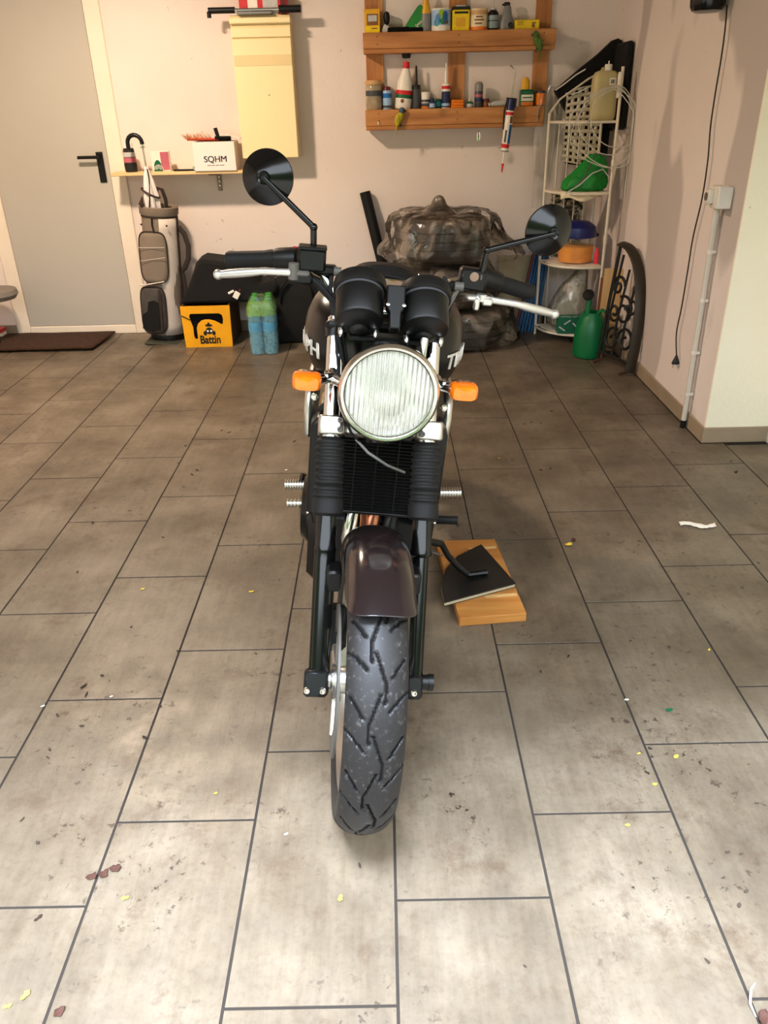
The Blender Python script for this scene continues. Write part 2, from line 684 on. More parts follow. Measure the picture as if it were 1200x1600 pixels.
defm('blue_rod', (16, 78, 130), .4, var=.08)
defm('maroon_rod', (96, 24, 34), .4)
defm('pink_plastic', (232, 54, 70), .4)
defm('iron_black', (26, 23, 21), .5, .3, var=.2)
defm('iron_edge', (56, 48, 38), .5, .4, var=.2)
defm('iron_rust', (70, 42, 28), .8)
defm('conduit', (204, 196, 182), .45, var=.04)
defm('socket_white', (222, 214, 202), .4)
defm('socket_dark', (96, 90, 84), .5)
defm('leaf_brown', (66, 36, 24), .8, var=.25)
defm('leaf_yellow', (222, 190, 60), .7, var=.2)
defm('leaf_dark', (58, 46, 34), .85, var=.2)
defm('soil', (46, 32, 22), .95, var=.3)
defm('grey_pad', (124, 116, 108), .85, var=.06)
defm('book_black', (12, 11, 11), .5)
defm('page_edge', (168, 156, 128), .8, stretch=(1, 1, 60))
defm('lamp_white', (255, 236, 206), .5, emit=6.0)
# print and packaging colours
for nm, c in dict(p_yellow=(240, 206, 20), p_mustard=(226, 168, 36), p_brown=(132, 84, 44), p_orange=(236, 124, 24), p_white=(236, 228, 216), p_cream=(232, 214, 178), p_tan=(206, 160, 108), p_teal=(40, 140, 150), p_blue=(30, 104, 180), p_lightblue=(156, 188, 222), p_navy=(26, 34, 84), p_green=(38, 132, 52), p_dgreen=(10, 92, 56), p_lime=(150, 180, 30), p_red=(206, 24, 36), p_maroon=(92, 20, 34), p_grey=(128, 128, 126), p_dgrey=(66, 66, 70), p_slate=(134, 152, 156), p_black=(20, 18, 18), p_pink=(186, 96, 110), p_silver=(190, 188, 186)).items():
    defm(nm, c, .38, var=.08, scale=30)
defm('tin_metal', (196, 190, 180), .3, .9)
defm('jar_glass', (206, 190, 158), .1, alpha=.55, var=.3, scale=18)
defm('pallet_tape', (226, 188, 118), .5)
defm('parrot_green', (72, 104, 34), .6, var=.2, scale=40)
defm('parrot_blue', (62, 84, 104), .6, var=.2, scale=40)
defm('parrot_yellow', (178, 164, 26), .6, var=.2, scale=40)
defm('parrot_orange', (206, 110, 30), .6)

# ================================================================== STRUCTURE
YB, XR, YP, XR2, XL, YF, ZC, YO = 5.40, 1.41, 3.235, 1.69, -2.9, 0.35, 2.50, 0.72


def slab(name, x0, x1, y0, y1, z0, z1, mat, parent=None, bev=0):
    o = MB().box(((x0 + x1) / 2, (y0 + y1) / 2, (z0 + z1) / 2), (x1 - x0, y1 - y0, z1 - z0), bev).build(name, mat, parent, smooth=False)
    if parent is None:
        struct(o)
    return o


floor = slab('floor', XL - .15, 1.85, YF, YB + .15, -.06, -.0016, 'grout')
TW, TL, GAP = .3, .6, .0055
tile_me = None
for c in range(-10, 6):
    x0, x1 = c * TW, (c + 1) * TW
    y = 1.0 + .2 * (c % 3) - 1.2
    while y < YB:
        a, e = max(y, YF), min(y + TL, YB)
        y += TL
        if e - a < .02:
            continue
        segs = [(max(x0, XL), min(x1, XR2), a, e)]
        if x1 > XR - .01:
            segs = []
            if a < YP - .012:
                segs.append((x0, min(x1, XR2), a, min(e, YP - .012)))
            if e > YP - .012 and x0 < XR - .05:
                segs.append((x0, XR - .012, max(a, YP - .012) + (0 if a > YP else -GAP), e))
        for (xa, xb, ya, yb) in segs:
            if xb - xa < .03 or yb - ya < .03:
                continue
            sx, sy = xb - xa - GAP, yb - ya - GAP
            full = abs(sx - (TW - GAP)) < 1e-4 and abs(sy - (TL - GAP)) < 1e-4
            if full and tile_me:
                o = bpy.data.objects.new('tile', tile_me)
                COL.objects.link(o)
                o.parent = floor
            else:
                o = MB().box((0, 0, 0), (sx, sy, .0030), .0004).build('tile', 'floor_tile', floor, smooth=False)
                if full:
                    tile_me = o.data
            o.location = ((xa + xb) / 2, (ya + yb) / 2, -.0015 + random.uniform(-.0002, .0001))

DX0, DX1 = -2.431, -1.702
wb = MB()
wb.box(((XL - .1 + DX0 - .09) / 2, YB + .075, ZC / 2), (DX0 - .09 - XL + .1, .15, ZC))
wb.box(((DX1 + .097 + 1.6) / 2, YB + .075, ZC / 2), (1.6 - DX1 - .097, .15, ZC))
wb.box(((DX0 + DX1) / 2, YB + .075, (2.06 + ZC) / 2), (DX1 - DX0 + .187, .15, ZC - 2.06))
struct(wb.build('wall_back', 'wall_paint', smooth=False))
slab('wall_right', XR, 1.85, YP + .012, YB, -.0016, ZC, 'wall_patchy')
slab('wall_pillar', XR, 1.85, YP, YP + .012, -.0016, ZC, 'pillar_paint')
slab('wall_front_right', XR2, 1.85, YO, YP, -.0016, ZC, 'pillar_paint')
slab('wall_left', XL - .15, XL, YO, YB, -.0016, ZC, 'wall_paint')
slab('ceiling', XL - .15, 1.85, YO + .16, YB + .15, ZC, ZC + .15, 'ceiling_paint')
slab('trim_1', XL - .15, 1.85, YO, YO + .16, 2.10, 3.6, 'wall_paint')  # wall above the opening, raised out of view to block the sky
slab('added_facade_left', -6.4, XL - .15, YO, YO + .16, 0, 3.6, 'wall_paint')  # unseen house front, added on both sides to block sky light
slab('added_facade_right', 1.85, 6.4, YO, YO + .16, 0, 3.6, 'wall_paint')
slab('ground_drive', -6.4, 6.4, -6, YF, -.16, -.012, 'concrete')
slab('ground_lawn', -14, 14, -7, -6, -.16, -.02, 'lawn')

hg = MB()  # unseen hedge, added to cut low sky light and darken reflections
hg.box((0, -7.6, 1.9), (15.2, 1.2, 3.8)).box((-7.0, -3.2, 1.9), (1.2, 7.6, 3.8)).box((7.0, -3.2, 1.9), (1.2, 7.6, 3.8))
struct(hg.build('added_hedge', 'hedge_leaves', smooth=False))


def skirting(name, pieces):
    root = None
    for k, (c, s) in enumerate(pieces):
        if root is None:
            root = struct(MB().box(c, s, .003).build(name, 'skirting_tile', smooth=False))
        else:
            MB().box(c, s, .003).build('skirting_piece', 'skirting_tile', root, smooth=False)


H0 = .072
skirting('baseboard_right', [((XR - .005, y + .149, H0 / 2), (.01, .297, H0)) for y in (3.225, 3.525, 3.825, 4.125, 4.425, 4.725, 5.025)])
skirting('baseboard_pillar', [((XR + .135, YP - .005, H0 / 2), (.29, .01, H0))])
skirting('baseboard_front_right', [((XR2 - .005, y + .149, H0 / 2), (.01, .297, H0)) for y in (1.2, 1.5, 1.8, 2.1, 2.4, 2.7)])
skirting('baseboard_left', [((XL + .16 + .1, YB - .005, H0 / 2), (.24, .01, H0)), ((XL + .08, YB - .005, H0 / 2), (.11, .01, H0))])
skirting('baseboard_back', [((x + .149, YB - .005, H0 / 2), (.297, .01, H0)) for x in (-1.59, -1.29, -.99, -.69, -.39, -.09, .21, .51, .81, 1.09)])

# door
dl = MB().box(((DX0 + DX1) / 2, YB + .012, 1.03), (DX1 - DX0 - .006, .04, 1.94), .003).build('door_1', 'door_grey', smooth=False)
struct(dl)
fr = MB()
fr.box((DX1 + .0485, YB + .02, 1.03), (.097, .07, 2.06), .004)
fr.box((DX0 - .045, YB + .02, 1.03), (.09, .07, 2.06), .004)
fr.box(((DX0 + DX1) / 2, YB + .02, 2.03), (DX1 - DX0, .07, .06), .004)
fr.build('door_frame', 'door_white', dl, smooth=False)
MB().box(((DX0 + DX1) / 2, YB + .01, .029), (DX1 - DX0 - .002, .05, .058), .004).build('door_sill', 'door_white', dl, smooth=False)
hp = MB().box((-1.752, YB - .012, 1.052), (.042, .01, .176), .002).build('door_handle', 'black_satin', dl)
MB().cyl((-1.752, YB - .014, 1.112), (-1.752, YB - .058, 1.112), .010).tube([(-1.752, YB - .055, 1.112), (-1.80, YB - .057, 1.112), (-1.875, YB - .057, 1.112)], .0095, 12).build('lever', 'black_satin', hp)

# ceiling lamp (a real lamp, above the frame)
lp = thing('ceiling_lamp', 'round white ceiling lamp above the back of the garage', 'lamp', (LAMP_POS[0], LAMP_POS[1], ZC))
MB().lathe([(.15, 0), (.16, -.012), (.155, -.03), (.02, -.034)]).build('lamp_base', 'door_white', lp)
MB().lathe([(.145, -.03), (.14, -.06), (.10, -.082), (.02, -.09)]).build('lamp_shade', 'lamp_white', lp)
ld = bpy.data.lights.new('ceiling_lamp_light', 'AREA')
ld.shape = 'DISK'
ld.size = .22
ld.energy = LAMP_W
ld.color = (1.0, .775, .57)
lo = bpy.data.objects.new('ceiling_lamp_light', ld)
COL.objects.link(lo)
lo.parent = lp
lo.location = (0, 0, -.10)

# ================================================================== BACKGROUND THINGS
def wallspan(px0, px1, pyb, pyt, Y):
    a, b, t = at(px0, pyb, Y=Y), at(px1, pyb, Y=Y), at((px0 + px1) / 2, pyt, Y=Y)
    return (a.x + b.x) / 2, b.x - a.x, (a.z + b.z) / 2, t.z - (a.z + b.z) / 2


def lathe_item(name, label, cat, px0, px1, pyb, pyt, Y, parts, z0=None, tilt=0., group=None, sy=1.0, n=28):
    x, wd, zb, h = wallspan(px0, px1, pyb, pyt, Y)
    if z0 is None:
        z0 = zb
    t = thing(name, label, cat, (x, Y, z0), (0, tilt, 0), group)
    par = None
    for (pn, prof, m) in parts:
        MB().lathe([(r * wd / 2, z * h) for r, z in prof], n=n, sy=sy).build(pn, m, t)
    return t, wd, h


def box_item(name, label, cat, px0, px1, pyb, pyt, Y, dep, mat, z0=None, rot=0., group=None, bev=.002, tilt=0.):
    x, wd, zb, h = wallspan(px0, px1, pyb, pyt, Y)
    if z0 is None:
        z0 = zb
    t = thing(name, label, cat, (x, Y, z0), (0, tilt, rot), group)
    MB().box((0, 0, h / 2), (wd, dep, h), bev).build('body', mat, t, smooth=False)
    return t, wd, h


def face(t, name, mat, x0, x1, z0, z1, y, d=.0008, bev=0):
    """thin printed panel on the front face (local coordinates)"""
    return MB().box(((x0 + x1) / 2, y - d / 2, (z0 + z1) / 2), (abs(x1 - x0), d, abs(z1 - z0)), bev).build(name, mat, t, smooth=False)


# ---- doormat
dm = MB()
P = []
for i in range(15):
    r = []
    for j in range(9):
        x = -2.63 + .79 * i / 14
        y = 4.955 + .40 * j / 8
        r.append(Vector((x + .03 * (1 - j / 8) * -1 * (i / 14), y + .004 * noise.noise(Vector((x * 9, y * 9, 0))), .014 + .004 * noise.noise(Vector((x * 6, y * 6, 3))))))
    P.append(r)
dm.grid(P)
o = dm.build('doormat', 'mat_brown', solid=.012)
tag(o, 'dark brown coir doormat lying in front of the grey door', 'doormat')

# ---- stool edge and carton at the far left
a = at(16, 460, Y=5.05)
st = thing('padded_stool', 'grey padded stool standing left of the door', 'stool', (a.x - .165, 5.13, 0))
h = a.z
MB().lathe([(.10, h - .05), (.15, h - .042), (.168, h - .015), (.16, h + .012), (.12, h + .02), (.0, h + .022)]).build('seat', 'grey_pad', st)
MB().cyl((-.03, 0, .02), (-.03, 0, h - .045), .022, n=18).build('pedestal', 'black_satin', st)
MB().lathe([(.11, 0), (.115, .008), (.10, .018), (.03, .026)], (-.03, .02, 0)).build('base', 'black_satin', st)
a = at(2, 532, Z=0)
cb = thing('juice_carton', 'small red and white carton standing on the floor at the doormat corner', 'carton', (a.x - .035, a.y + .05, 0))
MB().box((0, 0, .035), (.085, .08, .07), .003).build('body', 'p_white', cb, smooth=False)
MB().box((.018, 0, .058), (.05, .082, .026), .002).build('red_band', 'p_red', cb, smooth=False)

# ---- wall shelf with bracket
zs = at(280, 268, Y=5.20).z
sh = thing('wall_shelf', 'narrow light wooden shelf board fixed across door frame and wall', 'shelf', (0, 0, 0))
MB().box((-1.222, 5.29, zs - .010), (.845, .18, .018), .002).build('board', 'shelf_wood', sh, smooth=False)
for bx_ in (-1.02,):
    k = MB().box((bx_, YB - .008, zs - .075), (.026, .012, .112), .002)
    k.box((bx_ - .006, YB - .06, zs - .025), (.020, .11, .008), .002)
    k.box((bx_ - .02, YB - .105, zs - .026), (.05, .012, .012), .002)
    k.build('bracket', 'bracket_steel', sh, smooth=False)
    for dz in (-.05, -.075, -.10):
        MB().cyl((bx_, YB - .0135, zs + dz), (bx_, YB - .0155, zs + dz), .004, n=10).build('screw', 'steel_bolt', sh)
ZS = zs - .001

# black bottle with pink and white label
t, wd, h = lathe_item('spray_bottle', 'black shampoo bottle with pink and white label inside the umbrella hook', 'bottle', 196, 216, 268, 222, 5.27, [
    ('body', [(.75, 0), (.95, .02), (1, .25), (.85, .75), (.75, .82)], 'p_black'), ('cap', [(.72, .82), (.7, .98), (.3, 1)], 'p_white'),
    ('label', [(.99, .33), (.955, .50)], 'p_pink'), ('label_band', [(.955, .52), (.90, .68)], 'p_silver')], z0=ZS, sy=.7)
# small printed box
t, wd, h = box_item('tea_box', 'small printed box with green swirl and pink picture on the shelf', 'box', 240, 268, 267, 235, 5.27, .06, 'p_white', z0=ZS, rot=.12)
f = -.031
face(t, 'picture_pink', 'p_pink', .002, wd * .47, h * .08, h * .96, f)
gp = MB().prism([(-.045 + .052 * (1 + math.cos(q)) / 2 + 0, .004 + .062 * math.sin(q)) for q in [PI * k / 14 for k in range(15)]], lambda a_, b_, d: Vector((a_, f - d, b_)), 0, .0012)
gp.build('picture_green', 'p_dgreen', t)
for rr in (.010, .018, .026):
    MB().tube([(-.016 + rr * math.cos(q), f - .0016, .012 + rr * math.sin(q)) for q in [PI * k / 10 for k in range(11)]], .0018, 6).build('swirl', 'p_white', t)
# small clutter between the boxes
k = thing('metal_clamp', 'small dark steel clamp lying flat on the shelf board', 'clamp', (-1.19, 5.24, ZS))
MB().box((0, 0, .006), (.15, .018, .010), .002).build('bar', 'iron_black', k)
MB().cyl((.055, -.01, .016), (.055, .012, .016), .011, n=14).build('screw_knob', 'steel_bolt', k)
MB().box((.085, 0, .012), (.02, .03, .022), .003).build('jaw', 'iron_rust', k)
# white SQHM carton with brush and roller in it
t, wd, h = box_item('white_carton', 'open white carton with blue lettering on the shelf', 'box', 309, 373, 267, 222, 5.265, .15, 'white_card', z0=ZS, bev=.0015)
MB().box((0, 0, h + .0005), (wd * .94, .14, .001)).build('inside', 'carton_brown', t, smooth=False)
for dx_ in (-.0008, .0008):
    text('lettering', 'SQHM', .048, 'ink_blue', t, facing((.005 + dx_, -.0758, h * .40)), bold=.0, sx=1.05)
for dx_, ln_ in ((-.036, .022), (-.012, .018), (.014, .022), (.042, .026)):
    face(t, 'small_print', 'ink_grey', dx_ - ln_ / 2, dx_ + ln_ / 2, h * .185, h * .21, -.0752)
X0, Z0 = t.location.x, ZS + h
b = thing('hand_brush', 'red hand brush with orange bristles lying across the white carton', 'brush', (X0 - .075, 5.25, Z0 + .002))
MB().tube([(-.09, 0, .012), (0, 0, .010), (.10, 0, .008), (.16, .01, .006)], [.010, .012, .010, .006], 12, flat=(1.2, .7)).build('handle', 'red_brush', b)
br = MB()
for i in range(90):
    x = random.uniform(-.10, .06)
    br.cyl((x, random.uniform(-.02, .02), .012), (x - .02 + random.uniform(-.01, .01), random.uniform(-.03, .03), .030 + random.uniform(0, .016)), .0012, .0005, n=4)
o = br.build('bristles', 'orange_bristle', b)
o['kind'] = 'stuff'
b = thing('paint_roller', 'black paint roller handle sticking up from the white carton', 'roller', (X0 + .045, 5.25, Z0 + .001))
MB().cyl((-.02, 0, .018), (-.033, 0, .072), .011, .012, n=14).build('handle', 'black_plastic', b)
MB().cyl((-.04, 0, .014), (.055, 0, .014), .013, n=14).build('roller_sleeve', 'black_matt', b)
b = thing('rag', 'pale crumpled cloth at the back corner of the white carton', 'cloth', (X0 + .10, 5.30, Z0))
m = MB()
m.grid([[Vector((.08 * (i / 8 - .5) * 1.6, .09 * (j / 6 - .5), .012 + .03 * (1 - i / 8) + .008 * noise.noise(Vector((i * .7, j * .8, 1))))) for j in range(7)] for i in range(9)])
m.build('folds', 'white_card', b, solid=.003)

# ---- cream wall cabinet
c0, c1 = at(357, 25, Y=5.26), at(453, 247, Y=5.26)
xa, xb = c0.x + .004, c0.x + .349
zt, zb = at(405, 23, Y=5.26).z, at(420, 248, Y=5.26).z
cb = thing('wall_cabinet', 'tall cream metal cabinet hanging on the wall above the shelf end', 'cabinet', ((xa + xb) / 2, YB, zb))
W_, H_ = xb - xa, zt - zb
MB().box((0, -.066, H_ / 2), (W_, .132, H_), .004).build('body', 'cream_dark', cb, smooth=False)
MB().box((0, -.138, (H_ - .115) / 2), (W_ - .004, .014, H_ - .12), .004).build('door', 'cream_enamel', cb, smooth=False)
MB().box((0, -.136, H_ - .085), (W_ - .004, .012, .050), .003).build('top_rail', 'cream_enamel', cb, smooth=False)
MB().box((0, -.142, H_ - .028), (W_ + .004, .03, .030), .004).build('cornice', 'cream_enamel', cb, smooth=False)
MB().box((0, -.1458, H_ - .225), (W_ - .01, .0016, .055), .0005).build('label_strip', 'cream_dark', cb, smooth=False)
MB().cyl((.02, -.145, H_ * .46), (.02, -.1475, H_ * .46), .004, n=10).build('keyhole', 'steel_bolt', cb)
ZT = zt
# bar on top and a red and white pack on it
p0, p1 = at(322, 10, Y=5.25), at(470, 7, Y=5.25)
zc = ZT + .024
b = thing('steering_lock', 'black and chrome bar lying across the top of the cream cabinet', 'bar', (0, 0, 0))
MB().cyl((p0.x + .01, 5.25, zc), (p0.x + .16, 5.25, zc), .016, n=16).cyl((p0.x + .012, 5.25, zc - .005), (p0.x + .012, 5.25, zc - .035), .012, n=12).build('grip', 'black_plastic', b)
MB().cyl((p0.x + .16, 5.25, zc), (p1.x - .125, 5.25, zc), .009, n=16).build('rod', 'chrome', b)
MB().cyl((p1.x - .125, 5.25, zc), (p1.x, 5.25, zc), .019, n=16).build('end_sleeve', 'black_plastic', b)
MB().box((p0.x + .27, 5.25, ZT + .007), (.20, .05, .014), .003).build('rest', 'p_grey', b)
px_ = at(398, 2, Y=5.33)
b = thing('wipe_pack', 'red and white pack on top of the cream cabinet behind the bar', 'pack', (px_.x + .05, 5.325, ZT))
MB().box((0, 0, .055), (.27, .09, .11), .004).build('body', 'p_red', b, smooth=False)
face(b, 'white_panel', 'p_white', -.085, -.03, .0, .10, -.045)
face(b, 'white_strip', 'p_silver', .0, .085, .0, .085, -.045)
face(b, 'red_corner', 'p_maroon', .10, .13, .0, .09, -.045)

# ---- golf bag
g0 = at(258, 536, Z=0)
gb = thing('golf_bag', 'grey and white golf bag standing upright beside the door frame', 'golf bag', (g0.x - .004, g0.y + .12, 0))
gb.rotation_euler = (.02, .075, 0)
GH = .84


def gring(z, rx, ry, n=32, ox=0, oy=0):
    return [Vector((ox + rx * math.cos(2 * PI * j / n), oy + ry * math.sin(2 * PI * j / n), z)) for j in range(n)]


MB().rings([gring(.03, .108, .10), gring(.06, .112, .104), gring(.30, .116, .106), gring(.60, .112, .104), gring(GH - .05, .108, .10)]).build('body', 'golf_grey', gb)
MB().rings([gring(GH - .052, .113, .106), gring(GH - .045, .119, .11), gring(GH - .005, .120, .112), gring(GH, .112, .104), gring(GH - .02, .098, .092), gring(GH - .06, .092, .088)]).build('collar', 'golf_grey', gb)
MB().rings([gring(GH - .062, .1125, .105), gring(GH - .050, .1125, .105)]).build('collar_trim', 'golf_dark', gb)
MB().rings([gring(.0, .112, .104), gring(.03, .116, .108), gring(.05, .110, .102)]).build('base_cup', 'black_plastic', gb)


def strip(x0f, x1f, r, z0, z1, nz=10, n=8):
    """curved panel following the bag: angles given at bottom and top"""
    P = []
    for i in range(nz + 1):
        t_ = i / nz
        z = z0 + (z1 - z0) * t_
        a0, a1 = x0f(t_), x1f(t_)
        P.append([Vector((r * 1.05 * math.cos(a0 + (a1 - a0) * j / n), r * math.sin(a0 + (a1 - a0) * j / n), z)) for j in range(n + 1)])
    return P


D = math.radians
MB().grid(strip(lambda t: D(-86 + 6 * t), lambda t: D(-14 + 0 * t), .1075, .05, GH - .065, 12, 10)).build('white_panel', 'golf_light', gb, solid=.004)
MB().grid(strip(lambda t: D(-14), lambda t: D(24), .1085, .04, GH - .06, 10, 6)).build('dark_spine', 'golf_dark', gb, solid=.006)


def pocket(zc, hw, hh, dep, x_c, nm, mat, mat_trim):
    R = []
    n = 28
    for (s, d) in ((1.0, 0), (1.0, dep * .6), (.93, dep * .9), (.80, dep), (.02, dep * 1.03)):
        ring = []
        for j in range(n):
            q = 2 * PI * j / n
            c_, s_ = math.cos(q), math.sin(q)
            e = .45
            xx = hw * s * math.copysign(abs(c_) ** e, c_)
            zz = hh * s * math.copysign(abs(s_) ** e, s_)
            ring.append(Vector((x_c + xx, -.078 - d - .02 * math.cos(min(1, abs(xx) / hw) * 1.4), zc + zz)))
        R.append(ring)
    p = MB().rings(R).build(nm, mat, gb)
    tr = [R[1][j] + Vector((0, -.004, 0)) for j in range(n)]
    MB().tube(tr, .0045, 6, closed=True).build('piping', mat_trim, p)
    return p


up = pocket(.545, .086, .155, .028, -.028, 'upper_pocket', 'golf_grey', 'golf_dark')
for dz, sl in ((.06, .004), (-.02, .014)):
    MB().tube([(-.028 + .078 * (k / 8 * 2 - 1), -.1285 - .004 * math.cos((k / 8 * 2 - 1) * 1.4), .545 + dz + sl * k / 4) for k in range(9)], .0016, 5).build('seam', 'golf_light', up)
lw = pocket(.215, .080, .150, .045, -.052, 'mesh_pocket', 'golf_mesh', 'golf_dark')
MB().box((.0, -.146, .22), (.018, .006, .27), .002).build('zip_strip', 'golf_dark', lw)
MB().prism([(-.125, .10), (-.118, .19), (-.085, .215), (-.075, .275), (-.04, .285), (-.012, .27), (-.012, .10), (-.06, .082)], lambda a, b, d: Vector((a, -.1435 - d, b)), 0, .003).build('dark_contents', 'black_cloth', lw, smooth=False)
MB().tube([(-.12, -.13, .372), (-.05, -.142, .388), (.03, -.125, .402)], .008, 8, flat=(1, .5)).build('white_flap', 'golf_light', gb)
MB().tube([(-.02, -.105, GH - .06), (-.02, -.112, GH - .10), (-.012, -.112, GH - .14)], .013, 8, flat=(1.2, .3)).build('buckle_strap', 'golf_dark', gb)
MB().tube([(.115, .0, GH - .12), (.15, -.005, GH - .16), (.172, -.01, GH - .23), (.168, -.01, GH - .31), (.14, -.005, GH - .37), (.118, 0, GH - .39)], .014, 10, flat=(.7, 1.2)).build('carry_handle', 'golf_dark', gb)
MB().tube([(.118, 0, GH - .39), (.13, 0, GH - .46), (.135, 0, GH - .54), (.128, 0, GH - .60), (.138, 0, GH - .64)], .012, 8, flat=(.6, 1.2)).build('shoulder_strap', 'golf_dark', gb)
MB().tube([(-.01, -.03, GH - .02), (-.005, -.035, GH + .06), (.012, -.03, GH + .105), (.035, -.02, GH + .095), (.05, -.01, GH + .04), (.052, 0, GH - .02)], .011, 10).build('top_handle', 'golf_dark', gb)
MB().box((-.01, -.03, .006), (.22, .28, .012), .005).build('foot_plate', 'golf_foot', gb)
for dx in (-.085, .07):
    MB().cyl((dx, -.111, GH - .10), (dx, -.1155, GH - .10), .006, n=12).build('rivet', 'golf_dark', gb)

# ---- umbrella standing in the golf bag
u0 = at(240, 322, Y=5.165)
um = thing('stick_umbrella', 'rolled white and brown umbrella with black crook handle in the golf bag', 'umbrella', (u0.x, 5.165, u0.z - .14))
um.rotation_euler = (0, -.03, 0)
HB = .14


def fold_ring(z, r, tw, n=36, amp=.18):
    return [Vector((r * (1 + amp * math.cos(6 * (2 * PI * j / n) + tw)) * math.cos(2 * PI * j / n), r * (1 + amp * math.cos(6 * (2 * PI * j / n) + tw)) * math.sin(2 * PI * j / n), z)) for j in range(n)]


MB().rings([fold_ring(0, .016, 0), fold_ring(HB - .03, .045, .4), fold_ring(HB + .06, .043, .9), fold_ring(HB + .14, .030, 1.5), fold_ring(HB + .20, .017, 2.0), fold_ring(HB + .225, .010, 2.2)]).build('canopy', 'umbrella_white', um)
for q0 in (0.3, 2.3, 4.4):
    MB().tube([(.045 * math.cos(q0 + k * .12) * (1 - .72 * (k / 9) ** 1.6), .045 * math.sin(q0 + k * .12) * (1 - .72 * (k / 9) ** 1.6) - .004, HB - .02 + .23 * k / 9) for k in range(10)], .0075, 7, flat=(1, .5)).build('canopy_stripe', 'umbrella_brown', um)
MB().tube([(.05 * math.cos(a_), .05 * math.sin(a_), HB + .075 - .03 * math.cos(a_)) for a_ in [2 * PI * k / 18 for k in range(18)]], .006, 6, closed=True).build('tie_band', 'umbrella_brown', um)
MB().tube([(-.045, -.03, HB - .02), (-.062, -.03, HB + .02), (-.045, -.03, HB + .06)], [.004, .016, .004], 8).build('flap', 'umbrella_brown', um)
hk = [Vector((0, 0, HB + .22)), Vector((0, 0, HB + .30)), Vector((.001, 0, HB + .345))]
for k in range(9):
    q = PI * k / 8
    hk.append(Vector((-.042 + .043 * math.cos(q), 0, HB + .355 + .043 * math.sin(q))))
hk.append(Vector((-.085, 0, HB + .32)))
MB().tube(hk[2:], [.0125] * (len(hk) - 3) + [.0135], 12).build('crook_handle', 'black_plastic', um)
MB().cyl(hk[0], hk[2], .006, n=10).build('shaft', 'chrome', um)
MB().cyl((0, 0, HB + .325), (0, 0, HB + .335), .014, n=14).build('ferrule', 'chrome', um)

# ---- yellow beer crate
q0, q1 = at(291, 543, Z=0), at(364, 541, Z=0)
CW, CD, CH = q1.x - q0.x, .37, .262
cr = thing('beer_crate', 'yellow plastic bottle crate with black lettering under the black cushion', 'crate', ((q0.x + q1.x) / 2, q0.y + CD / 2, 0))


def crate_wall(parent):
    # outer panel with the curved hand slot left open
    ol = [(-CW / 2, 0), (CW / 2, 0), (CW / 2 + .006, CH), (-CW / 2 - .006, CH)]
    hw = [(-.098, .215), (.085, .215), (.103, .205), (.108, .180), (.104, .150), (.095, .143), (.075, .155), (.05, .168), (.02, .176), (-.01, .176), (-.035, .168), (-.055, .150), (-.066, .125), (-.066, .06), (-.074, .052), (-.085, .055), (-.09, .075), (-.088, .125), (-.10, .17), (-.105, .20)]
    return ol, hw


import bmesh
ol, hw = crate_wall(cr)


def plate_with_hole(name, ol, hole, M, d0, d1, mat, parent):
    bm = bmesh.new()
    vo = [bm.verts.new(M(a, b, d0)) for a, b in ol]
    vh = [bm.verts.new(M(a, b, d0)) for a, b in hole]
    eo = [bm.edges.new((vo[i], vo[(i + 1) % len(vo)])) for i in range(len(vo))]
    eh = [bm.edges.new((vh[i], vh[(i + 1) % len(vh)])) for i in range(len(vh))]
    bmesh.ops.triangle_fill(bm, edges=eo + eh, use_beauty=True)
    r = bmesh.ops.extrude_face_region(bm, geom=bm.faces[:])
    dv = M(0, 0, d1) - M(0, 0, d0)
    bmesh.ops.translate(bm, verts=[v for v in r['geom'] if isinstance(v, bmesh.types.BMVert)], vec=dv)
    bmesh.ops.recalc_face_normals(bm, faces=bm.faces)
    me = bpy.data.meshes.new(name)
    bm.to_mesh(me)
    bm.free()
    me.materials.append(M_(mat))
    o = bpy.data.objects.new(name, me)
    COL.objects.link(o)
    o.parent = parent
    return o


plate_with_hole('front_panel', ol, hw, lambda a, b, d: Vector((a, -CD / 2 + d, b)), 0, .010, 'crate_yellow', cr)
m = MB()
m.box((0, CD / 2 - .005, CH / 2), (CW, .01, CH))
m.box((-CW / 2 + .004, 0, CH / 2), (.01, CD - .022, CH))
m.box((CW / 2 - .004, 0, CH / 2), (.01, CD - .022, CH))
m.box((0, 0, .006), (CW - .02, CD - .03, .01))
m.build('walls', 'carton_brown', cr, smooth=False)
MB().box((0, -CD / 2 + .03, .13), (CW - .03, .006, .22)).build('slot_backing', 'black_matt', cr, smooth=False)  # black sheet standing just behind the open hand slot
text('lettering', 'Battin', .072, 'ink_black', cr, facing((.012, -CD / 2 - .0008, .046)), bold=.0024, sx=.78)
for (dx, dz, sx_, sz_) in ((.012, .105, .046, .044), (.012, .140, .048, .016), (-.016, .09, .022, .03), (.040, .09, .022, .03), (.012, .152, .014, .014)):
    MB().lathe([(sx_ / 2, 0), (sx_ / 2, .0012)], (dx, -CD / 2 - .0005, dz), (0, -1, 0), 12, sy=sz_ / sx_).build('crown_emblem', 'ink_black', cr)
for dx in (.002, .024):
    MB().lathe([(.007, 0), (.007, .0024)], (dx, -CD / 2 - .0005, .104), (0, -1, 0), 10).build('emblem_light', 'paper_white', cr)
MB().tube([(-CW / 2 - .002, -CD / 2 - .004, .205), (-CW / 2 + .05, -CD / 2 - .004, .178)], .003, 6).build('strap', 'black_cloth', cr)

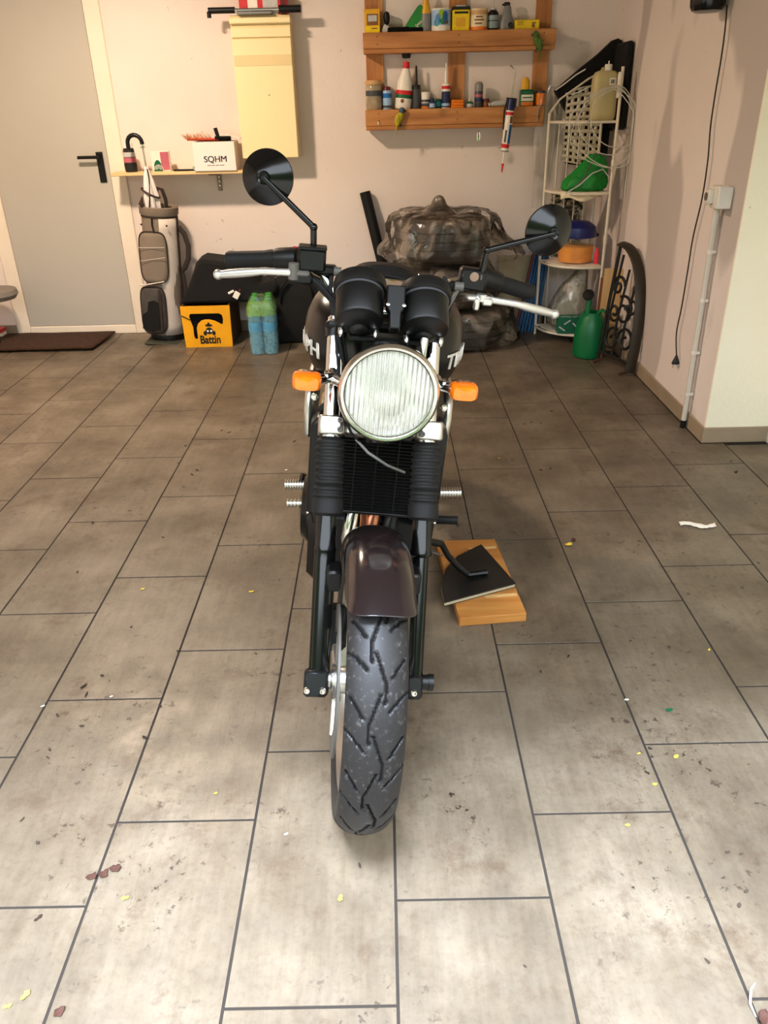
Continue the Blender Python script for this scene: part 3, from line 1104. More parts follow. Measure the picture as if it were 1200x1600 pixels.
# ---- black folded cushion on top of the crate
q = at(300, 480, Y=5.02)
cu = thing('seat_cushion', 'black folded seat cushion resting on the yellow crate', 'cushion', (-1.12, 5.17, CH + .004))
out_px = [(279, 484), (292, 448), (303, 412), (312, 407), (345, 411), (394, 420), (398, 432), (402, 446), (420, 440), (430, 443), (433, 454), (425, 464), (404, 472), (372, 476), (330, 483), (300, 482)]
ol = []
for (x_, y_) in out_px:
    p = at(x_, y_, Y=5.02)
    ol.append((p.x + 1.12, max(p.z - CH - .004, .0)))
MB().prism(ol, lambda a, b, d: Vector((a - .05 * d, d - .06 * (.3 - b), b)), -.12, .16).build('pad', 'black_cloth', cu, bevel=.02)
MB().box((.20, -.16, .055), (.035, .003, .045), .001, Matrix.Rotation(.55, 3, 'Y')).build('care_tag', 'paper_white', cu, smooth=False)
MB().box((.168, -.161, .075), (.04, .003, .014), .001, Matrix.Rotation(-.45, 3, 'Y')).build('tag_fold', 'paper_white', cu, smooth=False)
MB().box((.222, -.158, .085), (.012, .003, .018), .001, Matrix.Rotation(.5, 3, 'Y')).build('red_tag', 'p_maroon', cu, smooth=False)

# ---- water bottle pack
q0, q1 = at(391, 556, Z=0), at(431, 555, Z=0)
wp = thing('water_pack', 'shrink-wrapped pack of clear water bottles with green film beside the yellow crate', 'bottle pack', ((q0.x + q1.x) / 2, q0.y + .125, 0), (0, 0, .08))
br_ = (q1.x - q0.x) / 4 + .003
BH = .335
bot = None
for ix in (-1, 1):
    for iy in range(3):
        loc = (ix * br_, -.085 + iy * 2 * br_, .002)
        if bot is None:
            bot = MB().lathe([(br_ * .6, .0), (br_ * .95, .006), (br_, .02), (br_ * .93, .05), (br_, .08), (br_ * .93, .11), (br_ * .97, .14), (br_ * .97, .20), (br_ * .9, .23), (br_, .25), (br_ * .75, .285), (br_ * .36, .312), (br_ * .34, BH - .012)], n=20).build('bottle', 'pet_clear', wp)
            lab = MB().lathe([(br_ * .99, .145), (br_ * .99, .20)], n=20, cap=False).build('bottle_label', 'pet_label', bot)
            cap = MB().lathe([(br_ * .42, BH - .014), (br_ * .42, BH)], n=16).build('cap', 'cap_green', bot)
            bot.location = loc
        else:
            b2 = bot.copy()
            COL.objects.link(b2)
            b2.parent = wp
            b2.location = loc
            for s_ in (lab, cap):
                s2 = s_.copy()
                COL.objects.link(s2)
                s2.parent = b2
R = []
for (z, sx_, sy_) in ((.003, 1.0, 1.0), (.06, 1.02, 1.02), (.24, 1.03, 1.02), (.29, .98, .98), (.335, .80, .86), (.352, .66, .74)):
    ring = []
    for j in range(40):
        a_ = 2 * PI * j / 40
        c_, s_ = math.cos(a_), math.sin(a_)
        e = .35
        xx = br_ * 2.02 * sx_ * math.copysign(abs(c_) ** e, c_)
        yy = br_ * 3.05 * sy_ * math.copysign(abs(s_) ** e, s_)
        nn = 1 + .03 * noise.noise(Vector((c_ * 3, s_ * 3, z * 14)))
        ring.append(Vector((xx * nn, yy * nn - .085 + 2 * br_, z)))
    R.append(ring)
MB().rings(R, cap=False).build('shrink_film', 'wrap_film', wp)
R2 = [[p * 1.006 for p in R[k]] for k in (3, 4)]
R2 = [[Vector((p.x * 1.03, p.y * 1.02, p.z + dz)) for p in r] for r, dz in ((R[2], .005), (R[3], .0), (R[4], -.004))]
MB().rings(R2, cap=False).build('printed_film', 'wrap_green', wp)
MB().tube([(-.03, -.08, .35), (-.015, -.10, .366), (.02, -.10, .366), (.035, -.08, .35)], .008, 8, flat=(1, .35)).build('carry_strip', 'clear_plastic', wp)

# ---- black holdall between pack and bike
bgx = at(462, 530, Y=5.05)
hb = thing('holdall', 'slumped black holdall bag on the floor behind the water bottles', 'bag', (bgx.x + .02, 5.20, 0))
R = []
for (z, rx, ry, ox) in ((0, .20, .16, 0), (.02, .215, .175, 0), (.15, .215, .17, .0), (.28, .20, .15, .01), (.36, .17, .12, .02), (.42, .13, .08, .03), (.44, .08, .04, .04)):
    ring = []
    for j in range(36):
        a_ = 2 * PI * j / 36
        c_, s_ = math.cos(a_), math.sin(a_)
        e = .6
        k_ = 1 + .08 * noise.noise(Vector((c_ * 2.2, s_ * 2.2, z * 7))) * (1 if z > 0 else 0)
        ring.append(Vector((ox + k_ * rx * math.copysign(abs(c_) ** e, c_), k_ * ry * math.copysign(abs(s_) ** e, s_), z)))
    R.append(ring)
MB().rings(R).build('body', 'black_cloth', hb)
MB().tube([(-.10, -.15, .26), (-.09, -.15, .35), (-.02, -.13, .43), (.06, -.13, .42), (.10, -.15, .34), (.11, -.16, .24)], .010, 8, flat=(1.3, .5)).build('handle', 'black_cloth', hb)
MB().tube([(-.15, -.05, .385), (-.05, -.04, .435), (.08, -.03, .445), (.16, -.03, .39)], .005, 6).build('zip', 'black_plastic', hb)

# ================================================================== PALLET RACK
YFR = 5.262
pal = thing('pallet_rack', 'brown wooden pallet hung on the wall as a tool rack', 'rack', (0, 0, 0))
ZU, ZL = 1.733, 1.338
for (x0, x1, z0) in ((-.069, .036, 1.232), (.421, .520, 1.232), (.927, 1.018, 1.232)):
    MB().box(((x0 + x1) / 2, YB - .0115, (z0 + 2.02) / 2), (x1 - x0, .021, 2.02 - z0), .002).build('post_board', 'pallet_wood_z', pal, smooth=False)
for (xa_, xb_, zt_, hh) in ((-.083, 1.030, ZU, .082), (-.080, .990, ZL, .088)):
    MB().box(((xa_ + xb_) / 2, YFR + .010, zt_ - hh / 2), (xb_ - xa_, .020, hh), .0025).build('rail_board', 'pallet_wood_x', pal, smooth=False)
    MB().box(((xa_ + xb_) / 2, (YFR + .021 + YB - .022) / 2, zt_ - .012), (xb_ - xa_ - .01, YB - .022 - YFR - .022, .016), .001).build('tray_board', 'pallet_wood_x', pal, smooth=False)
    MB().box(((xa_ + xb_) / 2, (YFR + YB - .022) / 2 + .001, zt_ - hh - .0125), (xb_ - xa_ - .004, YB - .024 - YFR, .022), .002).build('bottom_board', 'pallet_wood_x', pal, smooth=False)
    for xk in (.0, .47, .96):
        for dz in (.022, .06):
            MB().cyl((xk, YFR + .001, zt_ - dz), (xk, YFR - .0012, zt_ - dz), .0035, n=8).build('nail', 'iron_rust', pal)
MB().cyl((-.005, YFR + .001, 1.272), (-.005, YFR - .012, 1.272), .003, n=8).tube([(-.005, YFR - .012, 1.272), (-.005, YFR - .018, 1.268), (-.004, YFR - .018, 1.258)], .003, 6).build('hook', 'paper_white', pal)
zu, zl = ZU - .0035, ZL - .0035
YI = 5.332
G1, G2 = 'containers on the upper pallet tray', 'containers on the lower pallet tray'


def U(name, label, cat, px0, px1, pyt, parts, z=zu, pyb=None, Y=YI, tilt=0., sy=1., grp=None):
    pyb = (51 - (px0 - 570) * .03) if z is zu else (171 - (px0 - 570) * .024)
    t, wd, h = lathe_item(name, label, cat, px0, px1, pyb, pyt, Y, parts, z0=z, tilt=tilt, sy=sy, group=grp or (G1 if z is zu else G2))
    return t, wd, h


CANB = [(.94, 0), (1, .02), (1, .95), (1.03, .96), (1.03, 1), (.95, 1), (.93, .965), (.02, .96)]
# upper tray
t, wd, h = box_item('seed_tin', 'square brown and yellow tin at the end of the upper tray', 'tin', 570, 594, 52, 15, YI, .055, 'p_mustard', z0=zu, group=G1)
face(t, 'dark_picture', 'p_brown', -wd * .34, wd * .38, h * .36, h * .84, -.0275)
face(t, 'light_picture', 'p_silver', -wd * .26, wd * .30, h * .52, h * .78, -.0284)
face(t, 'yellow_label', 'p_yellow', -wd * .46, wd * .46, h * .04, h * .33, -.0275)
face(t, 'print_line', 'p_brown', -wd * .05, wd * .34, h * .20, h * .25, -.0284)
MB().box((0, 0, h * 1.005), (wd * 1.03, .058, h * .08), .002).build('lid', 'p_mustard', t, smooth=False)
x, wd, zb, h = wallspan(596, 614, 51, 22, YI)
t = thing('wallpaper_brush', 'black bristle brush with white ferrule and black knob on the upper tray', 'brush', (x + .01, YI, zu))
MB().box((.055, 0, .016), (.13, .03, .032), .005).build('bristles', 'black_matt', t)
MB().box((-.02, 0, .022), (.035, .026, .044), .004, Matrix.Rotation(.5, 3, 'Y')).build('ferrule', 'p_silver', t)
MB().lathe([(.008, .045), (.016, .055), (.019, .085), (.014, .105), (.003, .11)], (-.012, 0, 0)).build('handle', 'black_plastic', t)
p = at(650, 50, Y=YI)
t = thing('putty_spreader', 'bright green plastic spreader with white print standing on edge', 'spreader', (p.x, YI - .004, zu))
MB().prism([(-.090, .0), (.068, .0), (.058, .06), (.038, .132), (.022, .140), (.008, .130), (-.035, .075)], lambda a, b, d: Vector((a, d, b)), -.006, .006).build('blade', 'p_green', t, bevel=.003)
MB().box((-.006, -.004, .013), (.15, .02, .030), .004).build('edge_strip', 'black_matt', t)
for (dx, dz, ln, an) in ((.015, .045, .042, .7), (.028, .052, .028, .7), (.004, .034, .02, -.6)):
    MB().box((dx, -.0066, dz), (ln, .0012, .007), 0, Matrix.Rotation(-an, 3, 'Y')).build('print_mark', 'paper_white', t, smooth=False)
U('glue_bottle', 'slim grey bottle with tall yellow nozzle on the upper tray', 'bottle', 658, 673, 0, [('body', [(.9, 0), (1, .03), (1, .55), (.9, .62)], 'p_grey'), ('nozzle', [(.95, .62), (.9, .75), (.55, 1.05), (.3, 1.25), (.2, 1.4)], 'p_mustard')], sy=.8)
t, wd, h = U('paint_can', 'white paint can with blue and green picture print', 'can', 674, 704, 11, [('body', CANB, 'p_white'), ('picture', [(1.012, .28), (1.012, .93)], 'p_lightblue')])
for (a0, z0_, m_, s_) in ((-1.95, .55, 'p_blue', .026), (-1.2, .62, 'p_blue', .030), (-1.6, .74, 'p_lime', .024), (-1.45, .46, 'p_green', .018), (-2.1, .40, 'p_teal', .020), (-1.15, .42, 'p_brown', .012)):
    P = []
    for i in range(5):
        P.append([Vector((1.022 * wd / 2 * math.cos(a0 + (j - 3) * .1), 1.022 * wd / 2 * math.sin(a0 + (j - 3) * .1), h * z0_ + s_ * (i - 2) * .5 * math.sqrt(max(0, 1 - ((j - 3) / 3.2) ** 2)))) for j in range(7)])
    MB().grid(P).build('print_blot', m_, t)
t, wd, h = box_item('solvent_tin', 'yellow rectangular solvent tin with black cap on the upper tray', 'tin', 706, 733, 48, 13, YI, .06, 'p_yellow', z0=zu, group=G1, bev=.006)
MB().box((0, 0, h + .006), (wd * 1.04, .062, .016), .003).build('rim', 'p_black', t)
MB().box((-.002, -.004, h + .010), (wd * .62, .05, .022), .006).build('cap', 'p_silver', t)
face(t, 'print_line', 'p_black', -wd * .38, wd * .40, h * .80, h * .90, -.030)
face(t, 'print_block', 'p_mustard', -wd * .3, wd * .25, h * .22, h * .62, -.030)
t, wd, h = U('varnish_can', 'wood-coloured varnish can with brown lettering bands', 'can', 734, 761, 11, [('body', CANB, 'p_cream'), ('top_band', [(1.012, .72), (1.012, .93)], 'p_tan'), ('bottom_band', [(1.012, .05), (1.012, .20)], 'p_orange')])
for (zz, a0, a1) in ((.60, -2.0, -1.2), (.46, -2.2, -1.1), (.30, -2.1, -1.3)):
    MB().grid([[Vector((1.02 * wd / 2 * math.cos(a0 + (a1 - a0) * j / 6), 1.02 * wd / 2 * math.sin(a0 + (a1 - a0) * j / 6), h * (zz + dz))) for j in range(7)] for dz in (0, .07)]).build('print_line', 'p_brown', t)
U('aerosol_can', 'dark aerosol can with pale label and thin straw on the upper tray', 'can', 762, 778, 9, [('body', [(.94, 0), (1, .02), (1, .78), (.75, .88), (.5, .93)], 'p_black'), ('label', [(1.02, .12), (1.02, .68)], 'p_slate'), ('cap', [(.55, .92), (.5, 1.0), (.12, 1.01), (.12, 1.5)], 'p_silver'), ('print_band', [(1.03, .42), (1.03, .47)], 'p_dgrey')])
t, wd, h = U('trigger_bottle', 'grey trigger spray bottle with dark emblem', 'bottle', 780, 803, 6, [('body', [(.9, 0), (1, .03), (.98, .32), (.62, .62), (.5, .95), (.36, 1.02)], 'p_grey')], sy=.62)
MB().box((-.004, 0, h * 1.08), (.036, .022, .02), .005).box((-.016, 0, h * 1.06), (.03, .016, .010), .003).build('trigger_head', 'p_black', t)
MB().lathe([(.015, 0), (.015, .002)], (.018, -wd * .30, h * .22), (0, -1, 0), 16).build('emblem', 'p_black', t)
t, wd, h = box_item('yellow_box', 'flat yellow cardboard box with small print at the tray end', 'box', 803, 841, 45, 29, YI, .05, 'p_yellow', z0=zu, group=G1)
for k in range(3):
    face(t, 'print_line', 'p_brown', -wd * .40, -wd * .15, h * (.52 + .14 * k), h * (.58 + .14 * k), -.025)
MB().lathe([(.010, 0), (.010, .001)], (wd * .26, -.025, h * .42), (0, -1, 0), 12).build('emblem', 'p_brown', t)
face(t, 'emblem_stroke', 'p_brown', wd * .2, wd * .36, h * .62, h * .75, -.025)
# lower tray
t, wd, h = U('screw_jar', 'glass screw jar with gold lid full of screws', 'jar', 572, 597, 124, [('glass', [(.9, 0), (1, .04), (1, .80), (.92, .85)], 'jar_glass'), ('lid', [(1.02, .85), (1.04, .87), (1.04, .97), (.95, 1), (.02, 1)], 'p_tan'), ('contents', [(.86, .02), (.92, .06), (.92, .42), (.02, .46)], 'p_brown'), ('label', [(1.01, .48), (1.01, .66)], 'p_dgrey')], z=zl)
U('blue_aerosol', 'pale blue aerosol can with maroon cap on the lower tray', 'can', 598, 612, 134, [('body', [(.94, 0), (1, .03), (1, .80), (.8, .86)], 'p_lightblue'), ('cap', [(.84, .82), (.86, .94), (.7, 1), (.02, 1)], 'p_maroon'), ('blue_band', [(1.02, .52), (1.02, .72)], 'p_blue'), ('print_band', [(1.02, .10), (1.02, .2)], 'p_dgrey')], z=zl)
t, wd, h = U('wood_glue_bottle', 'tall white glue bottle with red cap leaning to one side', 'bottle', 617, 642, 96, [('body', [(.92, 0), (1, .03), (1, .42), (.93, .46), (.95, .55), (.72, .70), (.42, .86)], 'p_white'), ('cap', [(.40, .85), (.38, 1), (.02, 1)], 'p_red'), ('red_label', [(1.015, .31), (1.015, .40)], 'p_red'), ('green_label', [(1.015, .23), (1.015, .31)], 'p_dgreen')], z=zl + .004, tilt=.10, sy=.8)
MB().lathe([(.011, 0), (.011, .001)], (-.008, -wd * .40 - .001, h * .17), (0, -1, 0), 12).build('emblem', 'p_brown', t)
U('black_cartridge', 'black sealant cartridge with long black nozzle', 'cartridge', 644, 657, 100, [('body', [(.98, 0), (1, .01), (1, .46), (.9, .47)], 'p_dgrey'), ('collar', [(1.02, .46), (1.02, .55), (.4, .56)], 'p_black'), ('nozzle', [(.40, .55), (.20, .97), (.02, 1)], 'p_black')], z=zl)
U('white_lid_jar', 'small dark jar with tall white lid', 'jar', 658, 672, 142, [('body', [(.95, 0), (1, .03), (1, .55), (.95, .58)], 'p_dgrey'), ('lid', [(.98, .56), (1, .60), (1, .97), (.9, 1), (.02, 1)], 'p_white'), ('orange_band', [(1.02, .05), (1.02, .16)], 'p_orange'), ('print_band', [(1.02, .34), (1.02, .42)], 'p_silver')], z=zl)
U('ink_bottle', 'tiny navy bottle with white print in front of a green jar', 'bottle', 671, 680, 151, [('body', [(.95, 0), (1, .04), (1, .62), (.7, .7)], 'p_navy'), ('cap', [(.6, .7), (.55, .98), (.02, 1)], 'p_navy'), ('label', [(1.03, .14), (1.03, .5)], 'p_lightblue')], z=zl, Y=YI - .03)
U('green_jar', 'small green jar with clear lid behind the navy bottle', 'jar', 676, 690, 140, [('body', [(.95, 0), (1, .03), (1, .5), (.95, .52)], 'p_dgreen'), ('lid', [(.98, .52), (.95, .97), (.02, 1)], 'clear_plastic'), ('label', [(1.02, .12), (1.02, .4)], 'p_teal')], z=zl, Y=YI + .02)
U('white_cartridge', 'blue and white sealant cartridge with long white nozzle', 'cartridge', 690, 703, 96, [('body', [(.98, 0), (1, .01), (1, .55), (.5, .56)], 'p_white'), ('blue_wrap', [(1.015, .03), (1.015, .38)], 'p_navy'), ('pale_wrap', [(1.02, .06), (1.02, .12)], 'p_lightblue'), ('red_band', [(1.02, .43), (1.02, .50)], 'p_red'), ('nozzle', [(.42, .55), (.18, .98), (.02, 1)], 'p_white')], z=zl)
for k in range(3):
    x, wd, zb, hh = wallspan(704, 724, 168, 165, YI)
    o = MB().box((0, 0, .008), (wd * (1 - .04 * k), .05, .0150), .003, Matrix.Rotation(.06 * k, 3, 'Z')).build('sanding_sponge', 'p_orange')
    o.location = (x, YI - .01, zl + .0157 * k)
    tag(o, 'flat orange sanding sponge before the middle post, ' + ('lowest', 'in the middle', 'topmost')[k] + ' of its stack', 'sponge', 'orange sanding sponges')
U('oil_bottle', 'tiny green oil bottle with silver cap beside the orange sponges', 'bottle', 728, 740, 152, [('body', [(.95, 0), (1, .05), (.95, .55), (.5, .7)], 'p_dgreen'), ('cap', [(.5, .66), (.3, .86), (.15, 1.2)], 'p_silver'), ('label', [(1.03, .1), (1.0, .45)], 'p_silver')], z=zl)
U('grey_aerosol', 'charcoal aerosol can with domed silver cap and pink stripe', 'can', 741, 754, 126, [('body', [(.95, 0), (1, .02), (1, .62), (.95, .64)], 'p_dgrey'), ('cap', [(1, .64), (1, .88), (.8, .96), (.4, 1), (.02, 1)], 'p_grey'), ('stripe', [(1.02, .42), (1.02, .52)], 'p_pink'), ('print_band', [(1.02, .25), (1.02, .36)], 'p_navy')], z=zl)
U('brown_pot', 'small brown pot with maroon lid', 'pot', 754, 764, 152, [('body', [(.95, 0), (1, .05), (1, .6)], 'p_brown'), ('lid', [(1.05, .6), (1.05, .95), (.02, 1)], 'p_maroon')], z=zl)
p = at(778, 164, Y=YI)
t = thing('glue_tube', 'squeezed silver tube with white cap lying on the lower tray', 'tube', (p.x, YI, zl))
MB().tube([(-.045, -.005, .014), (-.02, 0, .018), (.03, .0, .020), (.07, .0, .024)], [.010, .017, .018, .016], 14, flat=(1, 1)).build('body', 'p_silver', t)
MB().cyl((-.05, -.006, .012), (-.068, -.008, .030), .009, .006, n=12).build('cap', 'p_white', t)
t, wd, h = box_item('detergent_bottle', 'green detergent bottle with white label and yellow cap', 'bottle', 811, 833, 165, 138, YI, .05, 'p_dgreen', z0=zl, group=G2, bev=.008)
face(t, 'white_label', 'p_white', -wd * .42, wd * .42, h * .34, h * .70, -.025)
face(t, 'green_script', 'p_dgreen', -wd * .32, wd * .34, h * .50, h * .57, -.0258)
face(t, 'orange_label', 'p_orange', -wd * .42, wd * .42, h * .06, h * .28, -.025)
MB().lathe([(.024, h), (.026, h + .01), (.024, h + .045), (.014, h + .062), (.002, h + .066)], (-.010, 0, 0), sy=.7).build('cap', 'p_mustard', t)
t, wd, h = U('orange_tin', 'small dark tin with orange label at the end of the lower tray', 'tin', 836, 852, 140, [('body', CANB, 'p_dgrey'), ('label', [(1.02, .10), (1.02, .84)], 'p_orange')], z=zl)
# black tin pressed under the upper rail
p = at(635, 95, Y=5.33)
t = thing('hanging_cup', 'black plastic cup hanging under the upper pallet rail', 'cup', (p.x, 5.33, ZU - .082 - .024 - .024))
MB().lathe([(.020, 0), (.024, .003), (.029, .026), (.026, .026), (.018, .004)]).build('cup_wall', 'black_plastic', t)

# caulking gun hanging over the lower rail
a, b_ = at(806, 104, Y=5.235), at(784, 266, Y=5.235)
ax_ = Vector((b_.x - a.x, 0, b_.z - a.z))
Lg = ax_.length
cg = thing('caulking_gun', 'caulking gun with white red and blue sealant cartridge hanging from the lower rail', 'caulking gun', (a.x, 5.228, a.z), (0, math.atan2(-ax_.x, -ax_.z), 0))


def gz(f):
    return -Lg * f


MB().tube([(-.036, 0, gz(-.005)), (-.028, 0, gz(.0)), (-.004, 0, gz(.03)), (.0, 0, gz(.06)), (.0, 0, gz(.34))], .0042, 8).build('push_rod', 'steel_bolt', cg)
MB().cyl((0, 0, gz(.30)), (0, 0, gz(.41)), .019, .024, n=20).build('rear_cup', 'p_navy', cg)
MB().box((.0, .0, gz(.335)), (.062, .016, .05), .004).build('trigger_frame', 'p_black', cg)
MB().tube([(-.026, -.004, gz(.33)), (-.034, -.006, gz(.42)), (-.030, -.004, gz(.52)), (-.024, 0, gz(.60))], .005, 8).build('trigger', 'black_satin', cg)
cart = MB().cyl((0, 0, gz(.41)), (0, 0, gz(.80)), .0235, n=24).build('cartridge', 'p_white', cg)
MB().cyl((0, 0, gz(.425)), (0, 0, gz(.455)), .0238, n=24).build('red_band', 'p_red', cart)
MB().cyl((0, 0, gz(.735)), (0, 0, gz(.775)), .0238, n=24).build('red_band', 'p_red', cart)
MB().grid([[Vector((.0239 * math.cos(q), .0239 * math.sin(q), gz(z))) for q in [D(-75 + 9 * k) for k in range(9)]] for z in (.545, .73)]).build('blue_panel', 'p_blue', cart)
MB().grid([[Vector((.0239 * math.cos(q), .0239 * math.sin(q), gz(z))) for q in [D(-128 + 7 * k) for k in range(5)]] for z in (.60, .72)]).build('grey_print', 'p_dgrey', cart)
MB().grid([[Vector((.0239 * math.cos(q), .0239 * math.sin(q), gz(z))) for q in [D(-80 + 9 * k) for k in range(6)]] for z in (.465, .53)]).build('brown_print', 'p_brown', cart)
MB().cyl((0, 0, gz(.80)), (0, 0, gz(.812)), .0245, n=24).build('front_plate', 'p_grey', cg)
MB().cyl((0, 0, gz(.81)), (0, 0, gz(.93)), .0075, .005, n=14).build('nozzle', 'p_white', cg)
MB().cyl((0, 0, gz(.93)), (0, 0, gz(1.02)), .008, .0035, n=14).build('nozzle_cap', 'p_red', cg)

# bottle opener on a nail
p = at(748, 207, Y=5.252)
t = thing('bottle_opener', 'small steel bottle opener hanging under the lower rail', 'opener', (p.x, 5.250, p.z - .045))
MB().tube([(.008 * math.cos(q), 0, .024 + .030 * math.sin(q)) for q in [2 * PI * k / 20 for k in range(20)]], .0035, 8, closed=True).box((0, 0, .012), (.014, .005, .022), .002).build('loop', 'chrome', t)
MB().cyl((0, .012, .053), (0, -.006, .053), .003, n=8).build('nail', 'iron_rust', t)


def parrot(name, label, px, py, Y, body, wing, face_m, flip=1, sc=1.0):
    p = at(px, py, Y=Y)
    t = thing(name, label, 'bird figurine', p, group='parrot figurines on the pallet')
    t.scale = (sc * flip, sc, sc)
    MB().rings([[Vector((ox + r * math.cos(2 * PI * j / 16), -.012 + r * .8 * math.sin(2 * PI * j / 16), z)) for j in range(16)] for (z, r, ox) in ((-.052, .004, .018), (-.04, .014, .014), (-.02, .023, .008), (.0, .026, .002), (.018, .021, -.006), (.03, .016, -.012))]).build('body', body, t)
    hd = MB().sph((-.016, -.014, .040), (.019, .017, .019)).build('head', face_m, t)
    MB().rings([[Vector((-.032 - d, -.016 + r * math.cos(2 * PI * j / 10), .040 - dz + r * math.sin(2 * PI * j / 10))) for j in range(10)] for (d, r, dz) in ((0, .008, 0), (.007, .006, .003), (.010, .001, .011))]).build('beak', 'p_black', hd)
    for sy_ in (-1, 1):
        MB().sph((-.022, -.014 + sy_ * .0155, .046), .0032, 8, 6).build('eye', 'p_black', hd)
    for sy_ in (-1, 1):
        MB().sph((.012, -.012 + sy_ * .017, -.012), (.014, .007, .034)).build('wing', wing, t)
    MB().tube([(.016, -.010, -.045), (.022, -.008, -.075), (.026, -.006, -.105)], [.010, .007, .002], 8, flat=(1, .5)).build('tail', wing, t)
    for sy_ in (-1, 1):
        MB().tube([(-.004, -.012 + sy_ * .008, -.03), (-.010, -.004 + sy_ * .008, -.045), (-.004, .004 + sy_ * .008, -.05)], .003, 6).build('foot', 'p_dgrey', t)
    return t


parrot('parrot', 'small green parrot figurine with orange chest on the upper pallet rail', 840, 66, YFR - .004, 'parrot_green', 'parrot_green', 'parrot_green', 1, .95)
t = parrot('parrot', 'small blue and yellow parrot figurine on the lower pallet rail', 624, 184, YFR - .004, 'parrot_yellow', 'parrot_yellow', 'parrot_blue', -1, .95)

# ================================================================== BAGGED TYRES
def car_tyre(parent, R=.305, r=.19, h=.205):
    prof = [(r, h * .16), (r + .012, h * .06), (R * .80, 0), (R * .93, h * .08), (R, h * .2), (R + .002, h * .5), (R, h * .8), (R * .93, h * .92), (R * .80, h), (r + .012, h * .94), (r, h * .84), (r - .005, h * .5)]
    R_ = [[Vector((q * math.cos(2 * PI * j / 48), q * math.sin(2 * PI * j / 48), z)) for j in range(48)] for q, z in prof]
    t = MB().rings(R_, closed=True).build('tyre', 'car_tyre', parent)
    for z in (.3, .5, .7):
        MB().lathe([(R + .0025, h * z - .004), (R + .0025, h * z + .004)], n=48, cap=False).build('tread_groove', 'black_matt', t)
    return t


def film_bag(parent, R, h, seed, top=0., flare=0., knot=None, mat='bag_film'):
    """crumpled plastic bag around a lying tyre"""
    Rr = []
    n = 120
    zs_ = [(-.002, .97), (.02, 1.03), (h * .25, 1.06), (h * .5, 1.07), (h * .75, 1.07), (h * .95, 1.05), (h + .012, .98), (h + .03, .80), (h + .035, .55), (h + .03, .3), (h + .03, .08)]
    for (z, k) in zs_:
        ring = []
        for j in range(n):
            a_ = 2 * PI * j / n
            c_, s_ = math.cos(a_), math.sin(a_)
            rd = abs(noise.noise(Vector((c_ * 3.2 + seed, s_ * 3.2, z * 5 + seed)))) + .6 * abs(noise.noise(Vector((c_ * 8 + z * 14, s_ * 8 + seed, z * 9))))
            kk = k * R + (.075 * rd - .012) * (1 if .01 < z < h + .02 else .4)
            if flare and c_ > 0 and z < h * .6:
                kk += flare * c_ ** 2 * (1 - z / (h * .6))
            if flare and c_ < 0 and z < h * .3:
                kk += .35 * flare * c_ ** 2
            zz = z + (.015 * noise.noise(Vector((c_ * 4, s_ * 4, seed + z))) if z > .01 else 0)
            ring.append(Vector((kk * c_, max(-.42, min(kk * s_, .345)), max(zz, .0))))
        Rr.append(ring)
    o = MB().rings(Rr, cap=False).build('plastic_bag', mat, parent, angle=180)
    if knot:
        R2 = []
        for (z, r) in ((0, .12), (.03, .075), (.055, .045), (.08, .035), (.10, .022), (.108, .004)):
            R2.append([Vector((knot[0] + r * (1 + .35 * noise.noise(Vector((math.cos(2 * PI * j / 24) * 3, math.sin(2 * PI * j / 24) * 3, z * 9)))) * math.cos(2 * PI * j / 24), knot[1] + r * math.sin(2 * PI * j / 24), h + .02 + z)) for j in range(24)])
        MB().rings(R2, cap=False).build('bag_knot', mat, parent, angle=180)
    return o


TY = 5.04
tyres = [(.50, TY, 0., 'lowest of the stack on the floor'), (.37, TY - .01, .262, 'in the middle of the stack'), (.375, TY, .524, 'topmost of the stack with a knot')]
for k, (x, y, z, wh) in enumerate(tyres):
    t = thing('bagged_tyre', 'car tyre in a crumpled clear plastic bag, ' + wh, 'tyre', (x, y, z), (0, 0, k * .7 if k < 2 else 0), 'bagged car tyres')
    hT = .235
    car_tyre(t, .29, .185, hT).location = (0, 0, .004)
    if k == 2:
        film_bag(t, .30, hT, 3.3, flare=.19, knot=(-.03, -.10))
    else:
        film_bag(t, .30, hT - .02, 1.7 * k + .4, flare=.06)
# cardboard sheet and crumpled paper beside the stack
a = at(812, 470, Y=5.33)
o = MB().box((0, 0, .23), (.30, .012, .46), .001, Matrix.Rotation(-.06, 3, 'X')).build('hardboard_sheet', 'beige_cloth')
o.location = (a.x, 5.352, .003)
tag(o, 'pale hardboard sheet leaning on the wall between tyres and corner shelf', 'board')
a = at(770, 425, Y=4.95)
# black tube leaning on the wall
p0, p1 = at(570, 300, Y=5.36), at(602, 430, Y=5.30)
d_ = (p1 - p0).normalized()
e_ = p0 + d_ * ((p0.z - .03) / -d_.z)
e_.y = 5.24
m = MB()
x_ = Vector((1, 0, 0))
m.tube([p0, (p0 + e_) / 2, e_], .034, 20)
o = m.build('drain_pipe', 'black_rubber')
tag(o, 'black plastic pipe leaning against the wall left of the bagged tyres', 'pipe')

# ================================================================== CORNER SHELF
LF = Vector((1.0, 5.14, 0))
RF = Vector((1.325, 4.86, 0))
BC = Vector((1.315, 5.17, 0))
cs = thing('corner_shelf', 'white metal wire corner shelf with four tiers', 'shelf', (0, 0, 0))
TOP = 1.52
for (p, zt_) in ((LF, 1.30), (RF, TOP), (BC, TOP)):
    MB().cyl(p + Vector((0, 0, .0)), p + Vector((0, 0, zt_)), .0085, n=12).build('upright', 'wire_white', cs)


